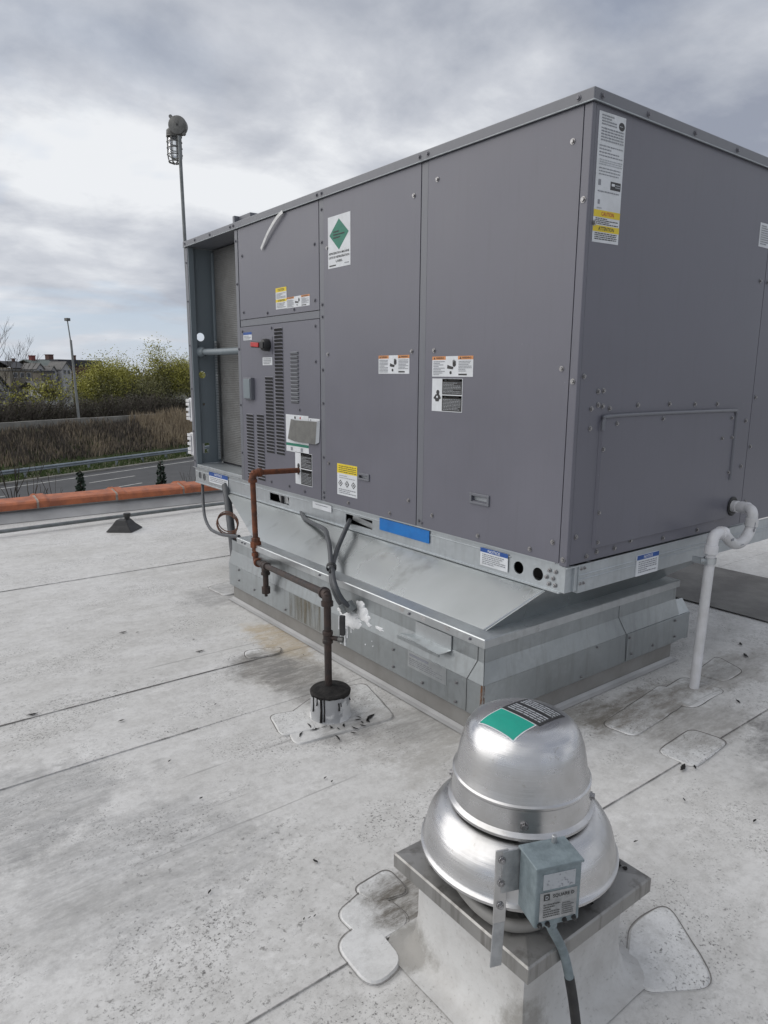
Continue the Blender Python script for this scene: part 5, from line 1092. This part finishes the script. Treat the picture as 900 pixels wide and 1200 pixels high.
mb.add([rf(-60, 38.3, GZ-0.1), rf(200, 38.3, GZ-0.1), rf(200, 38.3, GZ+0.13), rf(-60, 38.3, GZ+0.13), rf(-60, 38.62, GZ+0.13), rf(200, 38.62, GZ+0.13)], [(0, 1, 2, 3), (3, 2, 5, 4)], 'concrete'); struct(mb.build('kerb'))
# bank
mb = MB(); ns, nn = 90, 14; V = []
def bank_z(s_, n_):
    if n_ < 40.5: return GZ+0.10+0.03*(n_-38.6)
    if n_ < 46: t = (n_-40.5)/5.5; return GZ+0.16+(2.4)*(t*t*(3-2*t))+0.10*mnoise.noise((s_*0.5, n_*0.5, 2))
    return GZ+2.55-max(0, n_-48)*0.16 if n_ < 62 else GZ+0.31
for j in range(nn+1):
    n_ = [38.6, 39.2, 40, 40.5, 41.4, 42.3, 43.2, 44.1, 45, 46, 48, 51, 56, 62, 70][j]
    for i in range(ns+1):
        s_ = -40+200*i/ns; z = bank_z(s_, n_) if n_ < 65 else GZ-1.0; V.append(rf(s_, n_, z))
mb.add(V, [(j*(ns+1)+i, j*(ns+1)+i+1, (j+1)*(ns+1)+i+1, (j+1)*(ns+1)+i) for j in range(nn) for i in range(ns)], 'verge', True); struct(mb.build('bank'))
# guard rail
gr = thing('guard_rail', 'steel guard rail running along the far side of the road', 'guard rail', rf(30, 39.2, GZ))
mb = MB(); wprof = [(0.0, 0.42), (-0.06, 0.47), (-0.06, 0.52), (0.0, 0.565), (-0.06, 0.61), (-0.06, 0.66), (0.0, 0.71)]; V = []
for s_ in (-40, 150): V += [rf(s_, 39.15+a, GZ+b+0.05) for a, b in wprof]
mb.add(V, [(k, k+1, 8+k, 7+k) for k in range(6)], 'rail'); mb.build('beam', gr)
mb = MB(); mb.obox((0, 0, 0), dS*0.05, dN*0.08, (0, 0, 0.38), 'rail'); pz = None
for k in range(-10, 45):
    loc = rf(30+k*2.4, 39.3, GZ+0.36)-wpos(gr)
    if pz is None: pz = mb.build('post', gr, loc=(0, 0, 0)); pz.location = loc
    else: inst(pz, gr, loc)
# concrete barrier on the bank top
cb = thing('concrete_barrier', 'long low grey concrete wall along the top of the grassy bank', 'wall', rf(36, 46, GZ+2.4))
for k in range(-8, 16):
    s0 = 36+k*6.0; mb = MB(); mb.obox(rf(s0+3, 46.25, GZ+2.75), dS*2.985, dN*0.2, (0, 0, 0.33+0.01*(k % 3)), 'concrete'); mb.build('wall_segment', cb)
# grasses on the bank
def blades(name, n, mats, srange, nrange, hr, seed, wd=0.045):
    q = random.Random(seed); mb = MB()
    for k in range(n):
        s_ = q.uniform(*srange); n_ = q.uniform(*nrange); m = mats[min(len(mats)-1, int((mnoise.noise((s_*0.22, n_*0.4, seed))*0.5+0.5+q.uniform(-0.2, 0.2))*len(mats)))] if len(mats) > 1 else mats[0]
        h = q.uniform(*hr)*(0.75+0.5*abs(mnoise.noise((s_*0.3, n_*0.3, 1)))); z = bank_z(s_, n_)-0.03
        a = q.uniform(0, pi); w = wd*q.uniform(0.5, 1.3); lean = Vector((q.uniform(-0.3, 0.3)*h, q.uniform(-0.3, 0.3)*h, 0)); p = rf(s_, n_, z); e = Vector((cos(a), sin(a), 0))*w
        mb.add([p-e, p+e, p+lean*0.5+e*0.7+Z*h*0.6, p+lean+Z*h, p+lean*0.5-e*0.7+Z*h*0.6], [(0, 1, 2, 3, 4)], m)
    o = mb.build(name); o['kind'] = 'stuff'; return o
o = blades('dry_reeds', 9000, ['reedb', 'reed', 'reed'], (39.5, 72), (42.0, 45.6), (0.8, 1.45), 2); o['label'] = 'tall dry tan reeds on the bank before the concrete wall'; 
o = blades('brown_weeds', 9000, ['reedb', 'twig', 'reedb', 'reed'], (16, 41.5), (41.8, 45.3), (0.35, 0.85), 3); o['label'] = 'brown winter weeds on the bank left of the reeds'
o = blades('verge_tufts', 7000, ['blade'], (18, 62), (38.7, 43.5), (0.15, 0.4), 4, 0.05); o['label'] = 'short green grass along the guard rail'

def grow(q, mbk, p, d, ln, r, lev, maxlev, tips, kids=(2, 4), up=0.25, spread=0.75, mat='bark'):
    steps = 3; pts = [p]; cd = d
    for i in range(steps):
        cd = (cd+Vector((q.uniform(-1, 1), q.uniform(-1, 1), q.uniform(-0.6, 1)))*0.16+Z*up*0.15).normalized(); pts.append(pts[-1]+cd*ln/steps)
    mbk.tube(pts, [r*(1-0.45*i/steps) for i in range(steps+1)], mat, 6 if lev == 0 else (4 if lev < 2 else 3), caps=False)
    if lev >= maxlev: tips.append(pts[-1]); tips.append(pts[-2]); return
    for k in range(q.randint(*kids)):
        t = q.uniform(0.45, 1.0); i = min(steps-1, int(t*steps)); b = pts[i].lerp(pts[i+1], t*steps-i)
        az = q.uniform(0, 2*pi); side = Vector((cos(az), sin(az), q.uniform(-0.15, 0.5))); nd = (cd*(1-spread*0.6)+side*spread+Z*up).normalized()
        grow(q, mbk, b, nd, ln*q.uniform(0.58, 0.80), max(r*0.52, min(0.012, r)), lev+1, maxlev, tips, kids, up, spread, mat)
    grow(q, mbk, pts[-1], cd, ln*0.75, r*0.55, lev+1, maxlev, tips, kids, up, spread, mat)
def leaf(mb, q, p, s_, mat):
    a = Vector((q.gauss(0, 1), q.gauss(0, 1), q.gauss(0, 1))).normalized(); b = a.orthogonal().normalized(); c = a.cross(b); s2 = s_*q.uniform(0.6, 1.3)
    mb.add([p-b*s2, p+c*s2*0.6, p+b*s2, p-c*s2*0.6], [(0, 1, 2, 3)], mat)
def tree(label, s_, n_, z, height, seed, leaves, mats, lev=4, spread=0.7, cat='tree', group=None, leaf_s=0.13, name='spring_tree', trunk_r=0.16, first=0.34, sq=0.55, kids=(2, 4), bark='bark', up=0.25, at=None):
    q = random.Random(seed); base = rf(s_, n_, z) if at is None else Vector((at[0], at[1], z)); t = thing(name, label, cat, base, group)
    mbk = MB(); tips = []; grow(q, mbk, base, Vector((q.uniform(-0.1, 0.1), q.uniform(-0.1, 0.1), 1)).normalized(), height*first, trunk_r, 0, lev, tips, kids, up, spread, bark)
    mbk.build('trunk', t)
    if leaves:
        ml = MB()
        for k in range(leaves):
            p = q.choice(tips)+Vector((q.gauss(0, sq), q.gauss(0, sq), q.gauss(-0.25, sq*0.8)))
            if p.z < z+0.3: continue
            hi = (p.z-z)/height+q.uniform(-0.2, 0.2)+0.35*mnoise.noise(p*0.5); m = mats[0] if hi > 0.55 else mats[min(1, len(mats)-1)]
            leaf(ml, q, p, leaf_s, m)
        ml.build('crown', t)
    return t
TG = 'trees and brush beyond the concrete wall'
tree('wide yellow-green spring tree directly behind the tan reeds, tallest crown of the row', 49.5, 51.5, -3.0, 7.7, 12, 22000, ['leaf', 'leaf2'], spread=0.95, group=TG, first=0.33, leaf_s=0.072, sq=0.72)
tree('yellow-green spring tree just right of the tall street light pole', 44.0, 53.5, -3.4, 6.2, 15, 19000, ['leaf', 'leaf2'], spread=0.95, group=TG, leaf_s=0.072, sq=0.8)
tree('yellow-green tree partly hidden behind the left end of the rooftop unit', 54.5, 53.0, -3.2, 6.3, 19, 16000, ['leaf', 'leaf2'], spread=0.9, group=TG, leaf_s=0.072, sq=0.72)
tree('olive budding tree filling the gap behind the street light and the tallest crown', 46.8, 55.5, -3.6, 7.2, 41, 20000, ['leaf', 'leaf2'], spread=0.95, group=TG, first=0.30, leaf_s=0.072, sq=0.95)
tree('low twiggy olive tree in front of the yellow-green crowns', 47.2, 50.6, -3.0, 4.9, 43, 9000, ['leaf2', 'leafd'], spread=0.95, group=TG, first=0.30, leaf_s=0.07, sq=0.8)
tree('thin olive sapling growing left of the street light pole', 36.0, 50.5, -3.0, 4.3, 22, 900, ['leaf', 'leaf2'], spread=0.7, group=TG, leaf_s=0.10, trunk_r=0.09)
tree('leafless grey-brown tree standing between the shed and the saplings', 30.6, 51.0, -3.0, 4.4, 71, 260, ['leaf2', 'leafd'], lev=5, spread=0.75, group=TG, leaf_s=0.07, trunk_r=0.08, kids=(2, 3), bark='twig')
tree('twiggy grey-brown tree just left of the street light pole, few buds', 38.4, 53.0, -3.2, 4.9, 73, 500, ['leaf2', 'leaf2'], lev=5, spread=0.8, group=TG, leaf_s=0.07, trunk_r=0.09, kids=(2, 3), bark='twig')
tree('bushy grey twig tree in front of the dark shed roof', 33.2, 54.0, -3.2, 4.6, 75, 300, ['leafd', 'leafd'], lev=5, spread=0.85, group=TG, leaf_s=0.07, trunk_r=0.09, kids=(2, 3), bark='twig')
tree('sparse olive sapling in front of the pale houses', 33.6, 51.2, -3.0, 3.9, 25, 620, ['leaf', 'leaf2'], spread=0.7, group=TG, leaf_s=0.10, trunk_r=0.08)
tree('white blossoming shrub under the widest spring tree', 50.2, 50.0, -3.0, 2.6, 28, 1500, ['blossom', 'blossom'], spread=0.9, group=TG, leaf_s=0.07, trunk_r=0.06, lev=3, name='blossom_shrub', cat='shrub')
tree('tall bare leafless tree at the far left among the roofs', 46.0, 70.0, -4.5, 9.8, 31, 0, [], lev=5, spread=0.6, trunk_r=0.18, first=0.40, kids=(2, 3), name='bare_tree', up=0.3)
tree('bare twiggy shrub rising above the coping at the far left of the roof', 0,0,GZ, 3.9, 34, 0, [], lev=4, spread=0.45, trunk_r=0.028, first=0.5, kids=(2, 3), at=(-0.50, 10.0), name='bare_shrub', cat='shrub', up=0.45)
tree('small bare twiggy shrub beside the right-hand little conifer', 0,0,GZ, 3.45, 37, 0, [], lev=4, spread=0.45, trunk_r=0.022, first=0.5, kids=(2, 3), at=(2.02, 9.42), name='bare_shrub', cat='shrub', up=0.45)
def brush(label, s_, n_, z, h, w, seed, leaves, mats):
    q = random.Random(seed); base = rf(s_, n_, z); t = thing('brush_shrub', label, 'shrub', base, TG); mb = MB()
    for k in range(260):
        a = q.uniform(0, 2*pi); r = abs(q.gauss(0, 0.35)); p = base+Vector((cos(a)*r*w, sin(a)*r*w*0.8, 0)); hh = h*q.uniform(0.45, 1.0)*(1-0.35*r); d = Vector((cos(a)*q.uniform(0, 0.6), sin(a)*q.uniform(0, 0.6), 1))
        m_ = p+d*hh*0.55+Vector((q.uniform(-.1, .1), q.uniform(-.1, .1), 0)); mb.tube([p, m_, m_+(d+Vector((q.uniform(-.5, .5), q.uniform(-.5, .5), 0)))*hh*0.45], [0.028, 0.018, 0.009], 'twig', 3, caps=False)
    mb.build('stems', t); ml = MB()
    for k in range(leaves):
        a = q.uniform(0, 2*pi); r = sqrt(q.random()); zz = q.random(); f = sqrt(max(0, 1-zz*zz*0.8)); p = base+Vector((cos(a)*r*w*f*0.75, sin(a)*r*w*f*0.6, 0.1+zz*h*(0.8+0.3*mnoise.noise((cos(a)*2+seed, sin(a)*2, zz*3)))))
        leaf(ml, q, p, 0.085, q.choice(mats))
    ml.build('foliage', t); return t
descr = ['at the far left end', 'below the long dark shed roof', 'left of the thin olive saplings', 'between the two saplings and the wall', 'just left of the street light pole foot', 'at the foot of the street light pole', 'under the spring tree right of the pole', 'below the widest spring tree, left half', 'below the widest spring tree, right half', 'by the blossoming shrub', 'beside the rooftop unit']
for i, (s_, n_, h, w) in enumerate(((27.6, 48.2, 2.3, 1.9), (29.6, 48.6, 2.1, 2.0), (31.8, 48.3, 2.4, 2.0), (33.8, 48.6, 2.2, 2.0), (35.0, 48.2, 1.9, 1.8), (37.6, 48.5, 2.3, 2.0), (40.2, 48.3, 2.5, 2.1), (43.0, 48.6, 2.7, 2.2), (45.8, 48.4, 2.5, 2.1), (48.6, 48.7, 2.1, 1.9), (52.0, 48.6, 2.2, 2.0))):
    brush('dark brown brush shrub behind the concrete wall '+descr[i], s_, n_, GZ+2.4, h, w, 50+i, 1000, ['leafd', 'twig', 'leafd'])
# little conifers close to the building
def conifer(label, x, y, top, seed):
    q = random.Random(seed); t = thing('conifer', label, 'conifer', (x, y, GZ), 'little conifers beyond the coping'); mb = MB(); mb.tube([(x, y, GZ), (x, y, top)], [0.07, 0.01], 'bark', 6); mb.build('trunk', t); ml = MB()
    for k in range(5200):
        zz = q.random()**0.75; z = top-zz*(top-GZ-0.4); R = 0.04+zz*0.95*(0.75+0.35*sin(z*9+q.uniform(-0.5, 0.5))); a = q.uniform(0, 2*pi); r = R*sqrt(q.uniform(0.25, 1))
        leaf(ml, q, Vector((x+r*cos(a), y+r*sin(a), z-0.15*r)), 0.035, 'needle')
    ml.build('crown', t); return t
conifer('slim dark conifer tip poking above the terracotta coping, left one', 0.535, 9.88, 0.02, 61)
conifer('dark conifer tip above the coping close to the unit, right one', 1.705, 9.52, 0.12, 62)
# street light pole
spn = thing('street_light', 'tall plain street light pole standing behind the bank', 'street light', rf(35.67, 46.9, -2.9))
b0 = rf(35.67, 46.9, -2.9); b1 = rf(35.45, 46.9, 4.1); b2 = rf(35.28, 46.9, 5.55)
mb = MB(); mb.tube([b0, b0.lerp(b1, 0.5), b1], [0.11, 0.10, 0.085], 'polemetal', 10); mb.build('pole', spn)
mb = MB(); mb.tube([b1-Z*0.3, b2], [0.05, 0.045], 'polemetal', 8); mb.build('mast', spn)
mb = MB(); mb.obox(b2+Z*0.08, dS*0.16, dN*0.16, (0, 0, 0.11), 'lampmetal'); mb.build('lamp_head', spn, bevel=0.02)
# houses far behind
def house(label, s0, s1, n0, z0, z1, depth, wall, roofm, gable=None, zr=None, wins=(), chim=(), name='house'):
    t = thing(name, label, 'house' if name == 'house' else 'building', rf((s0+s1)/2, n0, z0)); cn = n0+depth/2
    mb = MB(); mb.obox(rf((s0+s1)/2, cn, (z0+z1)/2), dS*(s1-s0)/2, dN*depth/2, (0, 0, (z1-z0)/2), wall)
    zr = zr or z1+1.0
    if gable == 's':  # ridge along n, gable faces the camera
        sm_ = (s0+s1)/2; mb.add([rf(s0, n0, z1), rf(s1, n0, z1), rf(sm_, n0, zr)], [(0, 1, 2)], wall)
        mb.build('wall', t); mb = MB(); e = 0.25
        mb.add([rf(s0-e, n0-e, z1-0.12), rf(sm_, n0-e, zr+0.1), rf(sm_, n0+depth, zr+0.1), rf(s0-e, n0+depth, z1-0.12)], [(0, 1, 2, 3)], roofm)
        mb.add([rf(s1+e, n0-e, z1-0.12), rf(sm_, n0-e, zr+0.1), rf(sm_, n0+depth, zr+0.1), rf(s1+e, n0+depth, z1-0.12)], [(0, 3, 2, 1)], roofm)
        r_ = mb.build('roof', t); sm2 = r_.modifiers.new('s', 'SOLIDIFY'); sm2.thickness = 0.15
    elif gable == 'n':
        mb.build('wall', t); mb = MB(); e = 0.3
        mb.add([rf(s0-e, n0-e, z1-0.05), rf(s1+e, n0-e, z1-0.05), rf(s1+e, cn, zr), rf(s0-e, cn, zr), rf(s1+e, n0+depth+e, z1-0.05), rf(s0-e, n0+depth+e, z1-0.05)], [(0, 1, 2, 3), (3, 2, 4, 5)], roofm)
        r_ = mb.build('roof', t); sm2 = r_.modifiers.new('s', 'SOLIDIFY'); sm2.thickness = 0.15
    else:
        mb.build('wall', t); mb = MB(); mb.obox(rf((s0+s1)/2, cn, z1+0.02+(zr-z1)/2), dS*((s1-s0)/2+0.2), dN*(depth/2+0.2), (0, 0, (zr-z1)/2), roofm); mb.build('roof', t)
    for (ws, wz, ww, wh) in wins:
        mb = MB(); mb.obox(rf(ws, n0-0.04, wz), dS*(ww/2+0.08), dN*0.05, (0, 0, wh/2+0.08), 'siding'); f_ = mb.build('window', t); mb = MB(); mb.obox(rf(ws, n0-0.07, wz), dS*ww/2, dN*0.035, (0, 0, wh/2), 'win'); mb.build('pane', f_)
    for (cs, cz0, cz1, cw, cm) in chim:
        mb = MB(); mb.obox(rf(cs, cn, (cz0+cz1)/2), dS*cw/2, dN*cw/2, (0, 0, (cz1-cz0)/2), cm); mb.obox(rf(cs, cn, cz1-0.1), dS*(cw/2+0.08), dN*(cw/2+0.08), (0, 0, 0.08), cm); mb.build('chimney', t)
    return t
house('long dark brick block with flat dark roof and two chimneys', 108.2, 120.3, 142, -6, 3.25, 12, 'brick', 'roofdark', None, 4.75, [(113.6, -0.2, 0.9, 2.0), (115.2, -0.2, 0.9, 2.0), (116.8, -0.2, 0.9, 2.0), (113.6, -3.6, 0.9, 2.0), (115.2, -3.6, 0.9, 2.0)], [(110.6, 4.4, 6.0, 1.3, 'brick'), (117.6, 4.4, 6.0, 0.5, 'brick')], 'brick_block')
house('grey-green roofed house with one red chimney on the left', 100.0, 105.8, 138, -6, 3.3, 9, 'beige', 'roofgreen', 'n', 4.5, [(101.8, 2.1, 0.6, 0.9), (104.2, 2.1, 0.6, 0.9)], [(102.0, 4.0, 5.5, 1.0, 'redbrick')])
house('small white gabled house below the left end of the grey-green roof', 95.1, 96.9, 132, -6, 2.55, 5, 'siding', 'roofgrey', 's', 3.6, [(96.0, 2.1, 0.45, 0.7)])
house('small white gabled house below the middle of the grey-green roof', 97.7, 99.1, 131, -6, 2.1, 5, 'siding', 'roofgrey', 's', 3.1, [(98.4, 1.7, 0.4, 0.6)])
house('white gabled house with a grey roof just left of the street light', 99.6, 102.0, 130, -6, 2.5, 5, 'siding', 'roofgrey', 's', 4.0, [(100.3, 1.9, 0.45, 0.7), (101.3, 1.9, 0.45, 0.7)])
house('tall beige house with two rows of windows behind the saplings', 91.6, 94.4, 126, -6, 1.8, 6, 'beige', 'roofdark', None, 2.1, [(92.3, 0.9, 0.5, 0.8), (93.6, 0.9, 0.5, 0.8), (92.3, -0.8, 0.5, 0.8), (93.6, -0.8, 0.5, 0.8)])
house('grey shingled low house behind the sparse sapling', 85.2, 89.0, 118, -6, -1.5, 7, 'siding', 'roofgrey', 'n', 0.1, [(86.3, -2.4, 0.7, 0.9), (87.8, -2.4, 0.7, 0.9)])
house('dark roofed wide house near the bare tree', 93.4, 96.9, 137, -6, 2.7, 8, 'beige', 'roofdark', 'n', 4.1, [(94.4, 1.9, 0.6, 0.8), (95.8, 1.9, 0.6, 0.8)], [(96.4, 3.6, 4.7, 0.5, 'brick')])
house('beige flat roofed building between the bare tree and the gables', 83.5, 88.3, 124, -6, 2.0, 8, 'beige', 'roofgrey', None, 2.3, [(84.6, 1.2, 0.7, 0.8), (86.0, 1.2, 0.7, 0.8), (87.4, 1.2, 0.7, 0.8)], name='flat_building')
house('white gable end at the left edge of the view', 46.4, 49.6, 75, -6, -0.65, 7, 'siding', 'roofdark', 's', 1.4, [(48.6, -0.9, 0.5, 0.7)])
house('long low shed with a dark sloping roof behind the brush', 33.5, 42.2, 60, -6, -1.3, 6, 'roofgrey', 'roofdark', 'n', -0.22, name='shed')
house('distant dark roofed terrace beyond the bare tree', 104, 117, 175, -6, 4.4, 10, 'brick', 'roofdark', 'n', 6.0, [(107, 3.4, 1, 1.2), (110, 3.4, 1, 1.2), (113, 3.4, 1, 1.2)], [(109, 5.2, 6.6, 0.7, 'brick')], 'terrace')
# hazy wood on the horizon
mb = MB(); q = random.Random(77)
for k in range(6500):
    s_ = q.uniform(60, 420); n_ = q.uniform(215, 250); h = 5.0+2.6*mnoise.noise((s_*0.045, 0, 0))+1.6*mnoise.noise((s_*0.18, 3, 0)); p = rf(s_, n_, -6+q.random()**0.6*(h+4)); leaf(mb, q, p, 0.75, q.choice(['leafd', 'twig', 'leaf2']))
o = mb.build('far_wood'); o['kind'] = 'stuff'; o['label'] = 'far wood along the horizon behind the houses'
